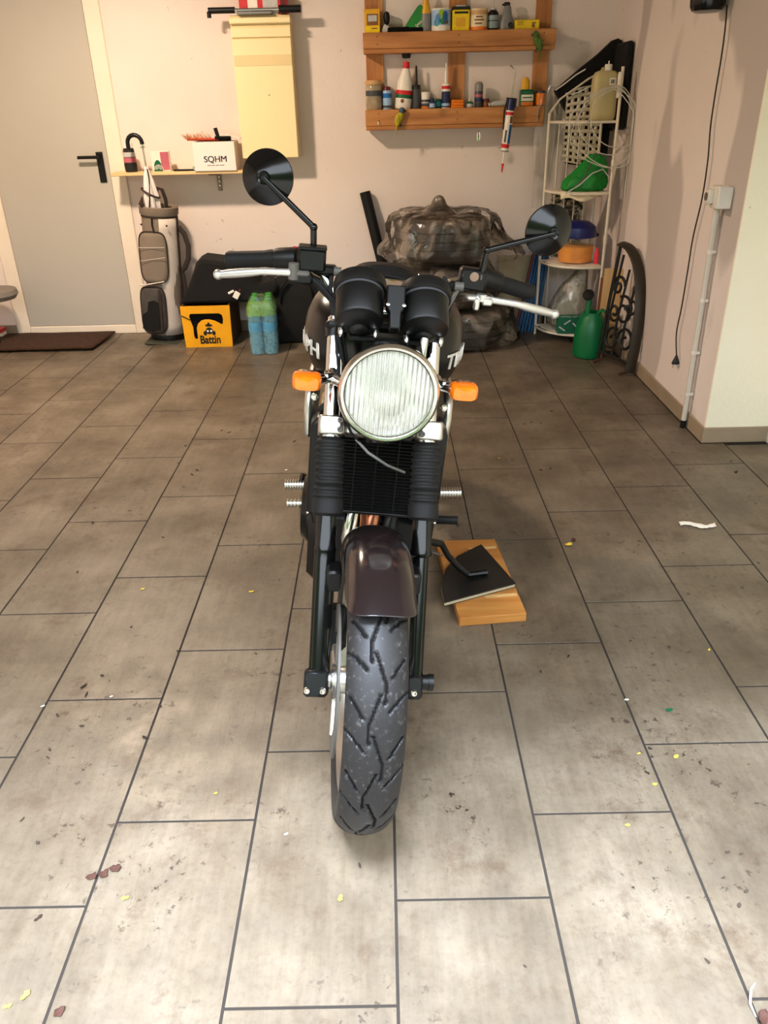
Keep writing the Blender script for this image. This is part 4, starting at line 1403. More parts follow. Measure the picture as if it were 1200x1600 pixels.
def arc_pts(z, n=12, inset=0.):
    """front bow of a tier from the left foot to the right foot"""
    c = BC
    P = []
    a0 = math.atan2(LF.y - c.y, LF.x - c.x)
    a1 = math.atan2(RF.y - c.y, RF.x - c.x)
    if a0 < 0:
        a0 += 2 * PI
    if a1 < 0:
        a1 += 2 * PI
    r0, r1 = (LF - c).length, (RF - c).length
    for i in range(n + 1):
        t_ = i / n
        a_ = a0 + (a1 - a0) * t_
        r = (r0 + (r1 - r0) * t_) - inset + .03 * math.sin(PI * t_)
        P.append(Vector((c.x + r * math.cos(a_), c.y + r * math.sin(a_), z)))
    return P


TIERS = (.055, .465, .88, 1.253)
for z in TIERS:
    P = arc_pts(z)
    MB().tube(P + [BC + Vector((0, 0, z))], .007, 8, closed=True).build('tier_rim', 'wire_white', cs)
    m = MB()
    for i in range(2, 11, 2):
        m.cyl(P[i], BC + Vector((0, 0, z)) + (P[i] - BC - Vector((0, 0, z))) * .08, .0035, n=6)
    o = m.build('tier_wires', 'wire_white', cs)
    o['kind'] = 'stuff'
    if z < .9:
        m = MB()
        m.prism([(q.x, q.y) for q in arc_pts(0, inset=.02)] + [(BC.x - .005, BC.y - .005)], lambda a, b, d: Vector((a, b, d)), z + .004, z + .009)
        m.build('tier_plate', 'wire_white', cs, smooth=False)
m = MB()
for k in range(4):
    t_ = (k + 1) / 5
    q = LF.lerp(BC, t_)
    m.cyl(q + Vector((0, .0, .06)), q + Vector((0, 0, 1.25)), .0035, n=6)
o = m.build('back_wires', 'wire_white', cs)
o['kind'] = 'stuff'
for z in (.62, 1.03):
    MB().cyl(RF + Vector((0, 0, z - .02)), RF + Vector((0, 0, z + .03)), .011, n=10).build('joint_sleeve', 'wire_white', cs)
MB().tube([LF + Vector((0, 0, 1.30)), LF + Vector((.06, .03, 1.37)), BC + Vector((-.1, 0, 1.47)), BC + Vector((0, 0, 1.52))], .006, 8).build('top_scroll', 'wire_white', cs)

# black garment bag hanging in the corner
Yg = 5.255
out = [(866, 142), (882, 128), (905, 108), (935, 84), (957, 63), (966, 60), (968, 62), (978, 63), (979, 75), (977, 150), (975, 203), (962, 204), (952, 204), (946, 262), (884, 256), (884, 175)]
ol = [(q.x, q.z) for q in (at(x_, y_, Y=Yg - .02) for x_, y_ in out)]
gx, gz_ = sum(q[0] for q in ol) / len(ol), min(q[1] for q in ol)
gbag = thing('garment_bag', 'black garment bag with pale piping hanging in the corner behind the shelf', 'bag', (gx, Yg, gz_))
ol2 = [(a_ - gx, b_ - gz_) for a_, b_ in ol]
ol2 = [(min(a_, XR - .008 - gx), b_) for a_, b_ in ol2]
MB().prism(ol2, lambda a, b, d: Vector((a, d, b)), -.035, .012).build('bag_body', 'black_cloth', gbag, bevel=.012)
zt2, zb2 = at(968, 66, Y=5.1).z, at(966, 203, Y=5.0).z
MB().box((XR - .024 - gx, 5.095 - Yg, (zt2 + zb2) / 2 - gz_), (.034, .27, zt2 - zb2), .012).build('bag_side', 'black_cloth', gbag)
pp = [at(x_, y_, Y=Yg - .045) for x_, y_ in ((868, 141), (882, 131), (900, 117), (915, 108))]
MB().tube([q - Vector((gx, Yg, gz_)) for q in pp], .004, 6).build('piping', 'paper_white', gbag)
pp = [at(x_, y_, Y=5.175) for x_, y_ in ((884, 146), (895, 147), (905, 144), (920, 136), (930, 130))]
MB().tube([q - Vector((gx, Yg, gz_)) for q in pp], .004, 6).build('piping', 'paper_white', gbag)

# white lattice panel hanging through the upper tiers
Yl = 5.19
c4 = [at(x_, y_, Y=Yl) for x_, y_ in ((886, 145), (948, 135), (934, 262), (876, 252))]
org = c4[3].copy()
lt = thing('lattice_panel', 'cream plastic lattice panel with square holes standing behind the top tier', 'lattice', org)
NX, NZ = 6, 11


def bil(u, v):
    a_ = c4[3].lerp(c4[2], u)
    b_ = c4[0].lerp(c4[1], u)
    return a_.lerp(b_, v) - org


m = MB()
for i in range(NX + 1):
    u = i / NX
    hwid = .085
    m.grid([[bil(min(max(u + s_ * hwid, 0), 1), v / 18) + Vector((0, 0, .02 * math.sin(PI * (u)) * (v / 18) ** 4)) for s_ in (-.55, .55)] for v in range(19)])
for k in range(NZ + 1):
    v = k / NZ
    m.grid([[bil(u / 12, min(max(v + s_ * .040, 0), 1)) + Vector((0, .0015, .02 * math.sin(PI * u / 12) * v ** 4)) for s_ in (-.62, .62)] for u in range(13)])
m.build('lattice_mesh', 'lattice_white', lt, solid=.004, fixn=False)

# beige canister
x, wd, zb, h = wallspan(921, 959, 184, 107, 4.99)
t = thing('canister', 'beige plastic canister with white cap standing on the top tier', 'canister', (x, 4.99, TIERS[3] + .007))
R = []
for (z, k) in ((0, .86), (.01, .97), (.03, 1), (h * .80, 1), (h * .9, .96), (h * .97, .82), (h, .6)):
    R.append([Vector((k * wd / 2 * math.copysign(abs(math.cos(a_)) ** .5, math.cos(a_)), k * .055 * math.copysign(abs(math.sin(a_)) ** .5, math.sin(a_)), z)) for a_ in [2 * PI * j / 32 for j in range(32)]])
MB().rings(R).build('body', 'canister', t)
MB().lathe([(.020, 0), (.021, .006), (.021, .03), (.017, .034), (.004, .035), (.003, .05)], (.012, 0, h - .002)).build('cap', 'p_white', t)
MB().tube([(-.03, 0, h - .01), (-.02, 0, h + .012), (.0, 0, h + .012), (.012, 0, h + .004)], .007, 8).build('handle', 'canister', t)
MB().box((.028, -.0565, h * .78), (.034, .002, .036)).build('label', 'p_white', t, smooth=False)
MB().box((.028, -.0577, h * .78), (.020, .001, .020)).build('label_print', 'p_grey', t, smooth=False)

# white cable coil hung on the right upright
cc = thing('cable_coil', 'loosely coiled thin white cable hanging on the right shelf upright', 'cable', (RF.x, RF.y - .02, 1.40))
loops = [(958, 135, 905, 180, 895, 232, 950, 262, 990, 236, 1000, 205, 985, 150), (958, 136, 915, 160, 905, 205, 940, 240, 985, 232, 992, 180, 975, 142), (960, 138, 930, 160, 925, 200, 950, 228, 990, 222, 996, 170, 970, 140), (956, 137, 900, 170, 890, 210, 925, 250, 960, 262, 985, 250, 998, 195)]
m = MB()
for k, lpx in enumerate(loops):
    P = [at(lpx[i], lpx[i + 1], Y=RF.y - .02 - .006 * k) for i in range(0, len(lpx), 2)]
    PP = []
    n = len(P)
    for i in range(n):
        for s_ in range(6):
            t_ = s_ / 6
            a_, b_, c_, d_ = P[i - 1], P[i], P[(i + 1) % n], P[(i + 2) % n]
            PP.append(.5 * ((2 * b_) + (c_ - a_) * t_ + (2 * a_ - 5 * b_ + 4 * c_ - d_) * t_ ** 2 + (-a_ + 3 * b_ - 3 * c_ + d_) * t_ ** 3) - cc.location)
    for q in PP:
        q.x = min(q.x, XR - .006 - cc.location.x)
    m.tube(PP, .0028, 6, closed=True)
m.build('loops', 'cable_white', cc)
tl = [at(x_, y_, Y=RF.y - .02) - cc.location for x_, y_ in ((992, 215), (994, 245), (990, 275), (982, 305))]
for q in tl:
    q.x = min(q.x, XR - .006 - cc.location.x)
MB().tube(tl, .0028, 6).build('loose_end', 'cable_white', cc)
MB().box(at(968, 126, Y=RF.y - .015) - cc.location, (.02, .012, .085), .004).build('plug', 'p_white', cc)
MB().box(at(966, 146, Y=RF.y - .015) - cc.location, (.02, .012, .045), .004).build('plug_clip', 'p_white', cc)

# clear plastic sheeting hanging left of the shelf
a = at(860, 135, Y=5.27)
ps = thing('plastic_sheeting', 'crumpled clear plastic sheeting hanging on the left of the corner shelf', 'sheeting', (a.x, 5.27, a.z))
P = []
for i in range(25):
    v = i / 24
    c_ = at(864 - 16 * v, 135 + 190 * v, Y=5.27)
    row = []
    for j in range(17):
        u = j / 16 - .5
        wdt = (.05 + .11 * min(1, v * 5)) * (1 - .25 * v)
        row.append(Vector((c_.x + wdt * u * 1.2, 5.27 + .055 * noise.noise(Vector((u * 7, v * 2.5, 4))), c_.z + .02 * noise.noise(Vector((u * 5, v * 9, 1))))) - ps.location)
    P.append(row)
MB().grid(P).build('sheet', 'clear_film', ps, angle=180)

# green cloth bag with cords, tier 3
x, wd, zb, h = wallspan(874, 946, 300, 250, 4.99)
t = thing('tarp_bundle', 'bright green folded tarpaulin bundle with pale cords on the second tier', 'tarpaulin', (x, 4.985, TIERS[2] + .010))
R = []
for (z, k, ox) in ((0, .9, 0), (.015, 1.0, 0), (.05, .97, .01), (.10, .78, .03), (.15, .55, .055), (.19, .34, .075), (h, .12, .085)):
    ring = []
    for j in range(40):
        a_ = 2 * PI * j / 40
        c_, s_ = math.cos(a_), math.sin(a_)
        nn = 1 + .22 * noise.noise(Vector((c_ * 2.4, s_ * 2.4, z * 11 + 2))) + .12 * noise.noise(Vector((c_ * 6, s_ * 6, z * 26)))
        ring.append(Vector((ox + nn * k * wd * .47 * c_, nn * k * .085 * s_, max(0, z + .012 * noise.noise(Vector((c_ * 3, s_ * 3, z * 5)))))))
    R.append(ring)
MB().rings(R).build('bundle', 'green_cloth', t)
MB().tube([(-.08, -.11, .02), (-.03, -.115, .07), (.0, -.10, .13), (.04, -.075, .20), (.09, -.08, .19), (.12, -.10, .13)], .0045, 7).build('cord', 'seal_grey', t)
MB().tube([(-.12, -.10, -.005), (-.05, -.118, .04), (.02, -.112, .10), (.08, -.10, .12), (.14, -.09, .06)], .004, 7).build('cord', 'p_silver', t)
t = thing('folded_bag', 'white and brown folded carrier bag under the green tarpaulin', 'bag', (1.17, 5.00, TIERS[2] - .03))
MB().grid([[Vector((-.12 + .24 * i / 10, -.10 + .02 * j - .02 * math.sin(i / 10 * PI), .03 - .03 * (j == 0) + .012 * math.sin(i * .9 + j))) for j in range(6)] for i in range(11)]).build('folds', 'p_cream', t, solid=.003)

# brown strap hanging at the left of tier 3
# speckled cloth panel behind the middle tiers
o = MB().box((0, 0, .19), (.20, .02, .38), .004, Matrix.Rotation(-.12, 3, 'Z')).build('speckled_panel', 'speckled_cloth')
o.location = (1.155, 5.19, .478)
tag(o, 'brown speckled fabric board standing behind the bowls on the shelf', 'board')
# clear bowl with blue lid
x, wd, zb, h = wallspan(868, 926, 414, 350, 5.03)
t = thing('salad_bowl', 'clear plastic tub with yellow contents and blue lid on the third tier', 'tub', (x, 5.03, TIERS[1] + .010))
r = wd / 2
MB().lathe([(r * .82, 0), (r * .9, .006), (r, h * .55), (r * .98, h * .62)], n=36).build('tub', 'clear_plastic', t)
MB().lathe([(r * .78, .004), (r * .86, .008), (r * .93, h * .40), (r * .6, h * .43), (.01, h * .44)], n=36).build('yellow_contents', 'bowl_orange', t)
MB().lathe([(r * 1.02, h * .62), (r * 1.04, h * .68), (r * .95, h * .86), (r * .6, h * .98), (.01, h)], n=36).build('lid', 'bowl_blue', t)
MB().box((r * .98, -.02, h * .66), (.03, .03, .02), .005).build('lid_clip', 'black_plastic', t)
t = thing('pink_bottle', 'small bright pink bottle beside the blue-lidded tub', 'bottle', (at(931, 410, Y=4.95).x, 4.95, TIERS[1] + .010))
MB().lathe([(.012, 0), (.014, .01), (.014, .06), (.009, .075), (.009, .09), (.003, .092)]).build('body', 'pink_plastic', t)
# clear bag with cloth, bottom tier
x, wd, zb, h = wallspan(856, 916, 490, 424, 4.99)
t = thing('bag_of_cloth', 'clear plastic bag with beige cloth inside on the lowest tier', 'bag', (x + .015, 5.05, TIERS[0] + .010))
R, R2 = [], []
for (z, k, ox) in ((0, .7, 0), (.02, .95, 0), (.09, 1.0, 0), (.16, .86, .01), (.22, .62, .03), (.27, .42, .06), (.31, .25, .075)):
    for RR, g_, am in ((R, 1.0, .16), (R2, .68, .10)):
        RR.append([Vector((ox + g_ * k * wd * .52 * (1 + am * noise.noise(Vector((math.cos(a_) * 3, math.sin(a_) * 3, z * 12)))) * math.cos(a_), g_ * k * .09 * math.sin(a_), .005 + 1.18 * z * (1 if g_ == 1 else .72))) for a_ in [2 * PI * j / 36 for j in range(36)]])
MB().rings(R2).build('cloth', 'beige_cloth', t)
MB().rings(R).build('clear_bag', 'clear_film', t, angle=180)
# green carton on the lowest tier
x, wd, zb, h = wallspan(868, 921, 514, 487, 4.93)
t = thing('green_carton', 'flat dark green carton with white print on the lowest tier', 'box', (x + .004, 4.915, TIERS[0] + .010), (0, 0, -.06))
MB().box((0, 0, .05), (wd, .08, .10), .002).build('body', 'green_box', t, smooth=False)
for (dx, dz, an) in ((.0, .05, .75), (.055, .065, -.6), (-.05, .07, -.6), (.085, .03, .75), (-.08, .03, .6)):
    MB().box((dx, -.0406, dz), (.045, .0012, .008), 0, Matrix.Rotation(an, 3, 'Y')).build('print_mark', 'p_silver', t, smooth=False)
    MB().box((dx * .9, -.02, .1006), (.04, .007, .0012), 0, Matrix.Rotation(an, 3, 'Z')).build('print_mark', 'p_silver', t, smooth=False)

# blue garden rods left of the shelf
for k in range(7):
    pt, pb = at(870 - 3 * k, 320, Y=5.30), at(836 - 5.2 * k, 521, Y=5.16)
    pb.z = .0
    o = MB().cyl(Vector((0, 0, .004)), pt - Vector((pb.x, pb.y, 0)), .0095, n=12).build('garden_stake', 'maroon_rod' if k == 6 else 'blue_rod')
    o.location = (pb.x, pb.y + .012 * (k % 2), 0)
    tag(o, ('maroon garden stake leaning at the edge of the blue bundle' if k == 6 else 'blue garden stake in the bundle leaning left of the corner shelf'), 'stake', 'garden stakes by the corner shelf')

# watering can
w0 = at(924, 562, Z=0)
wc = thing('watering_can', 'green plastic watering can with black rose on the floor by the shelf', 'watering can', (w0.x, w0.y + .085, 0))
MB().lathe([(.082, 0), (.092, .006), (.096, .03), (.094, .11), (.085, .18), (.066, .235), (.052, .262), (.048, .262), (.062, .232), (.08, .18)], n=36).build('body', 'green_plastic', wc)
MB().tube([(-.03, -.03, .20), (-.035, -.03, .27), (-.03, -.025, .33), (-.035, -.02, .36)], [.02, .016, .014, .013], 12).build('spout', 'green_plastic', wc)
MB().lathe([(.012, 0), (.030, .018), (.033, .03), (.030, .036), (.002, .040)], (-.035, -.015, .352), (-.25, -.75, .6)).build('rose', 'black_plastic', wc)
MB().tube([(.02, -.04, .255), (.04, -.06, .285), (.065, -.065, .27), (.078, -.06, .22), (.08, -.05, .15)], .011, 10).build('handle', 'green_plastic', wc)

# planks leaning against the right wall beside the shelf
for (nm, pxt, pxb, hw_, mt, lb, yy) in (('oak_plank', (960, 422), (944, 556), .055, 'plank_light', 'light brown wooden plank leaning upright beside the watering can', 4.70), ('dark_plank', (973, 436), (955, 552), .05, 'plank_brown', 'dark red-brown plank leaning behind the light plank', 4.78)):
    pt, pb = at(*pxt, Y=yy), at(*pxb, Z=0)
    ht = pt.z
    o = MB().box((0, 0, ht / 2), (hw_ * 2.0, .02, ht), .002).build(nm, mt, smooth=False)
    o.location = (min(at(pxt[0] - 2, 500, Y=yy).x, 1.345), yy, .004)
    o.rotation_euler = (-.06, .02, -.25)
    tag(o, lb, 'plank')

# wrought iron half arch leaning on the right wall
A0, A1 = Vector((1.355, 4.20, 0)), Vector((1.255, 4.50, 0))
ar = thing('iron_grille', 'black wrought iron half-arch grille leaning against the right wall', 'grille', A0)
ud = (A1 - A0)
AW = ud.length
ud.normalize()
ld_ = Vector((.10, .02, 1)).normalized()


def ap(u, v, d=0.):
    nrm = Vector((-ud.y, ud.x, 0))
    return ud * u + ld_ * v + nrm * d


AH = .66
oc = [(.0, .02)]
for k in range(15):
    q = PI / 2 * k / 14
    oc.append((AW * (1 - math.cos(q)) * .92 + 0, .06 + (AH - .06) * math.sin(q) ** .85))
oc.append((AW, AH))
m = MB()
n_ = len(oc)
for i in range(n_ - 1):
    pass
m.tube([ap(u, v) for u, v in oc], .02, 8, flat=(.45, 1.5)).build('curved_bar', 'iron_edge', ar)
MB().tube([ap(AW, .02), ap(AW, AH)], .010, 8).build('straight_bar', 'iron_black', ar)
MB().tube([ap(0, .06), ap(AW, .06)], .010, 8).build('bottom_bar', 'iron_black', ar)


def scroll(cu_, cv_, r, turns, dirn, ph):
    return [ap(cu_ + r * (1 - k / 40 * .85) * math.cos(ph + dirn * k / 40 * turns * 2 * PI), cv_ + r * (1 - k / 40 * .85) * math.sin(ph + dirn * k / 40 * turns * 2 * PI)) for k in range(37)]


for (cu_, cv_, r_, d0, ph) in ((.10, .17, .075, 1, 0), (.22, .15, .07, -1, 2), (.17, .32, .085, 1, 1), (.26, .44, .06, -1, 3), (.10, .36, .05, -1, 0), (.25, .30, .05, 1, 4)):
    MB().tube(scroll(cu_, cv_, r_, 1.4, d0, ph), .008, 7).build('scroll', 'iron_black', ar)
for k in range(3):
    u = AW * (.35 + .25 * k)
    MB().tube([ap(u, .06), ap(u + .02, .25), ap(u, AH * (.72 + .1 * k))], .007, 7).build('stave', 'iron_black', ar)
for u in (.02, AW * .9):
    MB().tube([ap(u, .06), ap(u, .018), ap(u, .018, .0) + Vector((-.05, -.02, -.005))], .009, 8).build('foot', 'iron_rust', ar)

# ================================================================== RIGHT WALL THINGS
a = at(1105, 12, X=1.335)
sp = thing('wall_speaker', 'black rounded speaker hanging high on the right wall with a cable', 'speaker', (1.335, a.y, a.z - .015))
MB().lathe([(.045, 0), (.058, .004), (.068, .02), (.070, .05), (.070, .22), (.062, .245), (.03, .255)], n=36).build('body', 'black_gloss', sp)
MB().lathe([(.044, -.002), (.056, .0035)], n=36).build('base_ring', 'p_grey', sp)
MB().box((.058, 0, .15), (.03, .05, .10), .004).build('wall_bracket', 'black_plastic', sp)
pc = [(1136, 8), (1133, 45), (1127, 90), (1117, 150), (1110, 200), (1106, 250), (1097, 310), (1083, 370), (1075, 420), (1065, 480), (1057, 520), (1057, 556)]
P = [at(x_, y_, X=1.392) for x_, y_ in pc]
cbl = thing('power_cable', 'black cable with plug dangling down the right wall from the speaker', 'cable', P[-1])
Q = []
for i in range(len(P) - 1):
    for s_ in range(5):
        t_ = s_ / 5
        a_, b_, c_, d_ = P[max(i - 1, 0)], P[i], P[i + 1], P[min(i + 2, len(P) - 1)]
        Q.append(.5 * ((2 * b_) + (c_ - a_) * t_ + (2 * a_ - 5 * b_ + 4 * c_ - d_) * t_ ** 2 + (-a_ + 3 * b_ - 3 * c_ + d_) * t_ ** 3) - P[-1])
Q.append(Vector((0, 0, 0)))
MB().tube(Q, .0034, 8).build('lead', 'cable_black', cbl)
MB().lathe([(.004, .004), (.008, -.006), (.016, -.026), (.019, -.036), (.017, -.040), (.002, -.041)], sy=.6).build('plug', 'cable_black', cbl)
for s_ in (-1, 1):
    MB().cyl((s_ * .0095, 0, -.040), (s_ * .0095, 0, -.058), .0024, n=8).build('pin', 'chrome', cbl)

# conduit with socket box
pt, pb = at(1120, 328, X=1.385), at(1067, 664, X=1.385)
cn = thing('conduit', 'white plastic conduit pipe running down the right wall to the floor', 'conduit', (1.385, pb.y, 0))
T0 = Vector((0, pt.y - pb.y, pt.z))
MB().cyl((0, 0, .035), T0, .0115, n=16).build('pipe', 'conduit', cn)
MB().cyl((.008, .030, .06), T0 + Vector((.008, .022, -.02)), .006, n=12).build('thin_pipe', 'conduit', cn)
MB().cyl(T0 + Vector((0, 0, -.055)), T0 + Vector((0, 0, .002)), .0145, n=16).build('coupling', 'conduit', cn)
MB().cyl((0, 0, 0), (0, 0, .037), .0125, n=16).build('rubber_end', 'black_rubber', cn)
for f_ in (.14, .35, .60, .82):
    q = Vector((0, 0, .035)).lerp(T0, f_)
    MB().cyl(q + Vector((0, 0, -.008)), q + Vector((0, 0, .008)), .014, n=14).box(q + Vector((.012, 0, 0)), (.018, .03, .014), .002).build('clip', 'socket_white', cn)
a = at(1125, 312, X=1.375)
sk = thing('wall_socket', 'white surface-mounted socket box on top of the conduit', 'socket', (1.375, a.y, a.z - .035))
MB().box((.004, 0, .045), (.06, .085, .085), .005).build('box', 'socket_white', sk)
MB().box((-.034, .03, .045), (.022, .05, .055), .004).build('outlet_face', 'socket_white', sk)
MB().cyl((-.044, .034, .045), (-.047, .034, .045), .016, n=16).build('outlet', 'socket_dark', sk)

# ================================================================== WOOD BLOCK AND BOOK UNDER THE STAND
wq = [at(718, 966, Z=.03), at(823, 958, Z=.03), at(773, 842, Z=.03), at(680, 845, Z=.03)]
cx = sum((q.x for q in wq)) / 4
cy = sum((q.y for q in wq)) / 4
wbk = thing('wooden_board', 'light glued-wood board lying on the tiles under the black book', 'board', (cx, cy, 0))
z_ = .03
m = MB()
m.prism([(q.x - cx, q.y - cy) for q in wq], lambda a, b, d: Vector((a, b, d)), 0.0005, .030)
m.build('plank', 'block_wood', wbk, bevel=.002, smooth=False)
u_ = (wq[1] - wq[0])
v_ = (wq[3] - wq[0])
for (f0, f1, g0, g1) in ((.50, .98, .20, .235), (.55, .98, .83, .862)):
    P = [wq[0] + u_ * a + v_ * b - Vector((cx, cy, 0)) for a, b in ((f0, g0), (f1, g0), (f1, g1), (f0 - .04, g1))]
    m = MB().prism([(q.x, q.y) for q in P], lambda a, b, d: Vector((a, b, d)), .0299, .0304)
    m.build('light_stave', 'plank_light', wbk, smooth=False)
bq = [at(694, 941, Z=.046), at(806, 911, Z=.046), at(752, 850, Z=.046), at(715, 868, Z=.046), at(697, 888, Z=.046), at(688, 912, Z=.046)]
bx, by = sum(q.x for q in bq) / 6, sum(q.y for q in bq) / 6
bk = thing('black_plate', 'black book-like slab with pale edge under the side stand foot', 'slab', (bx, by, .0305))
ol = [(q.x - bx, q.y - by) for q in bq]
MB().prism([(a * .985, b * .985) for a, b in ol], lambda a, b, d: Vector((a, b, d)), .001, .011).build('pages', 'page_edge', bk, smooth=False)
MB().prism(ol, lambda a, b, d: Vector((a, b, d)), .011, .0155).build('top_cover', 'book_black', bk, bevel=.001, smooth=False)
MB().prism(ol, lambda a, b, d: Vector((a, b, d)), .0, .0012).build('bottom_cover', 'book_black', bk, smooth=False)

# ================================================================== MOTORCYCLE
TB = Vector((-.082, 1.2923, 0))
LEAN, PSI, PSB = math.radians(6.316), math.radians(3.295), math.radians(-.7)


def rot(psi):
    return Matrix.Rotation(psi, 4, 'Z') @ Matrix.Rotation(LEAN, 4, 'Y')


FM = Matrix.Translation(TB) @ rot(PSI)
BR = rot(PSB)
org_b = FM @ Vector((0, .30, 0)) - BR @ Vector((0, .30, 0))
BM = Matrix.Translation(org_b) @ BR
K = BM.inverted() @ FM
FI, BI = FM.inverted(), BM.inverted()


def L_(px, py, Y, I=None):
    I = FI if I is None else I
    d = (I.to_3x3() @ ray(px, py))
    c = I @ CAM
    return c + d * ((Y - c.y) / d.y)


def LB(px, py, Y):
    return L_(px, py, Y, BI)


bike = thing('motorcycle', 'black roadster motorcycle with round chrome headlight leaning on its side stand', 'motorcycle', (0, 0, 0))
bike.matrix_world = BM


def fp(name, mb, mat, parent=bike, **kw):
    return mb.build(name, mat, parent, K=K, **kw)


def bp_(name, mb, mat, parent=bike, **kw):
    return mb.build(name, mat, parent, **kw)


RK = math.radians(27)
uF = Vector((0, math.sin(RK), math.cos(RK)))
nF = Vector((0, -math.cos(RK), math.sin(RK)))
AX = Vector((0, 0, .30))


def fk(x, s, n=0.):
    return AX + Vector((x, 0, 0)) + uF * s + nF * n


# ---- wheels
def tyre_profile(W, R, rb):
    P = [(-W * .37, rb), (-W * .44, rb + (R - rb) * .12), (-W * .495, rb + (R - rb) * .42), (-W * .5, rb + (R - rb) * .58)]
    n = 30
    for i in range(n + 1):
        q = -1 + 2 * i / n
        a_ = q * D(74)
        P.append((W * .5 * math.sin(a_) / math.sin(D(74)), R - (R - rb) * .37 * (1 - math.cos(a_)) / (1 - math.cos(D(74)))))
    P += [(W * .5, rb + (R - rb) * .58), (W * .495, rb + (R - rb) * .42), (W * .44, rb + (R - rb) * .12), (W * .37, rb)]
    return P


PITCHN = 13
GROOVES = [[(.00, .005), (.38, -.014), (.62, -.012)], [(.5, -.005), (.88, .014), (1.12, .012)], [(.30, -.024), (.05, -.047)], [(.80, .024), (.55, .047)], [(.72, -.020), (.55, -.040), (.46, -.056)], [(1.22, .020), (1.05, .040), (.96, .056)]]


def seg_d(p, a, b):
    vx, vy = b[0] - a[0], b[1] - a[1]
    t_ = max(0, min(1, ((p[0] - a[0]) * vx + (p[1] - a[1]) * vy) / (vx * vx + vy * vy)))
    return math.hypot(p[0] - a[0] - t_ * vx, p[1] - a[1] - t_ * vy)


def tyre_mesh(W, R, rb, cy_, nseg, tread=True):
    """tyre around the X axis with pressed tread grooves"""
    prof = tyre_profile(W, R, rb)
    if tread:
        # refine the crown
        fine = []
        for i in range(len(prof) - 1):
            a_, b_ = prof[i], prof[i + 1]
            k = 2 if 4 <= i < len(prof) - 5 else 1
            for s_ in range(k):
                fine.append((a_[0] + (b_[0] - a_[0]) * s_ / k, a_[1] + (b_[1] - a_[1]) * s_ / k))
        fine.append(prof[-1])
        prof = fine
    circ = 2 * PI * R
    pit = circ / PITCHN
    segs = []
    for g in GROOVES:
        for i in range(len(g) - 1):
            for sh_ in (-1, 0, 1):
                segs.append(((g[i][0] * pit + sh_ * pit, g[i][1]), (g[i + 1][0] * pit + sh_ * pit, g[i + 1][1])))
    per = nseg // PITCHN
    nseg = per * PITCHN
    dep = []
    for i in range(per):
        row = []
        for (x, r) in prof:
            if not tread or r < R * .86:
                row.append(0)
                continue
            dd = min(seg_d((pit * i / per, x), a_, b_) for a_, b_ in segs)
            row.append(1 if dd < .0026 else 0)
        dep.append(row)
    mb = MB()
    vs, fs, mi = [], [], []
    n = len(prof)
    for i in range(nseg):
        a_ = 2 * PI * i / nseg
        for j, (x, r) in enumerate(prof):
            rr = r - .0045 * dep[i % per][j]
            vs.append(Vector((x, cy_ - rr * math.sin(a_), .30 + rr * math.cos(a_))))
    for i in range(nseg):
        k = (i + 1) % nseg
        for j in range(n - 1):
            fs.append((i * n + j, i * n + j + 1, k * n + j + 1, k * n + j))
            g_ = dep[i % per][j] + dep[i % per][j + 1] + dep[k % per][j] + dep[k % per][j + 1]
            mi.append(1 if g_ >= 3 else 0)
    mb._add(vs, fs)
    mb.mi = mi
    return mb


def ringx(r, x, cy_=0., n=48, z=.30):
    return [Vector((x, cy_ + r * math.cos(2 * PI * j / n), z + r * math.sin(2 * PI * j / n))) for j in range(n)]


tm = tyre_mesh(.111, .300, .222, 0, 650)
tm.v = [p + Vector((-.006, 0, 0)) for p in tm.v]
ft = fp('front_tyre', tm, ['tyre_rubber', 'black_matt'], angle=60)


def rim_mb(W, rb, cy_, n=64):
    h = W * .37
    R_ = [ringx(r, x, cy_, n) for x, r in ((-h - .004, rb + .006), (-h - .006, rb - .004), (-h + .004, rb - .016), (-h * .4, rb - .030), (h * .4, rb - .030), (h - .004, rb - .016), (h + .006, rb - .004), (h + .004, rb + .006), (h * .7, rb - .004), (-h * .7, rb - .004))]
    return MB().rings(R_, closed=True)


rm_ = rim_mb(.111, .222, 0)
rm_.v = [p + Vector((-.006, 0, 0)) for p in rm_.v]
fr_ = fp('front_rim', rm_, 'rim_silver')
for k in range(3):
    a_ = 2 * PI * k / 3 + .5
    d_ = Vector((0, math.cos(a_), math.sin(a_)))
    t_ = Vector((0, -math.sin(a_), math.cos(a_)))
    R_ = []
    for (r, wv, th) in ((.03, .030, .022), (.10, .024, .016), (.16, .022, .014), (.20, .030, .016)):
        c_ = AX + d_ * r
        R_.append([c_ + t_ * (wv * math.cos(q)) + Vector((th * math.sin(q), 0, 0)) for q in [2 * PI * j / 12 for j in range(12)]])
    fp('spoke', MB().rings(R_), 'rim_silver', fr_)
fp('front_hub', MB().lathe([(.020, -.078), (.026, -.070), (.030, -.04), (.034, 0), (.030, .04), (.026, .062), (.018, .072)], AX, (1, 0, 0), 28), 'alloy')
dk = MB()
dk.rings([ringx(r, x) for x, r in ((-.0655, .158), (-.0655, .108), (-.0705, .108), (-.0705, .158))], closed=True)
disc = fp('brake_disc', dk, 'seal_grey')
for k in range(5):
    a_ = 2 * PI * k / 5 + .3
    d_ = Vector((0, math.cos(a_), math.sin(a_)))
    fp('disc_carrier', MB().tube([AX + d_ * .04 + Vector((-.066, 0, 0)), AX + d_ * .112 + Vector((-.068, 0, 0))], .008, 8, flat=(1, .5)), 'alloy', disc)
fp('axle', MB().cyl((-.098, 0, .30), (-.076, 0, .30), .017, n=24).cyl((-.090, 0, .30), (-.084, 0, .30), .021, n=24), 'alloy')
fp('axle_spacer', MB().cyl((.060, 0, .30), (.088, 0, .30), .014, n=20), 'alloy')
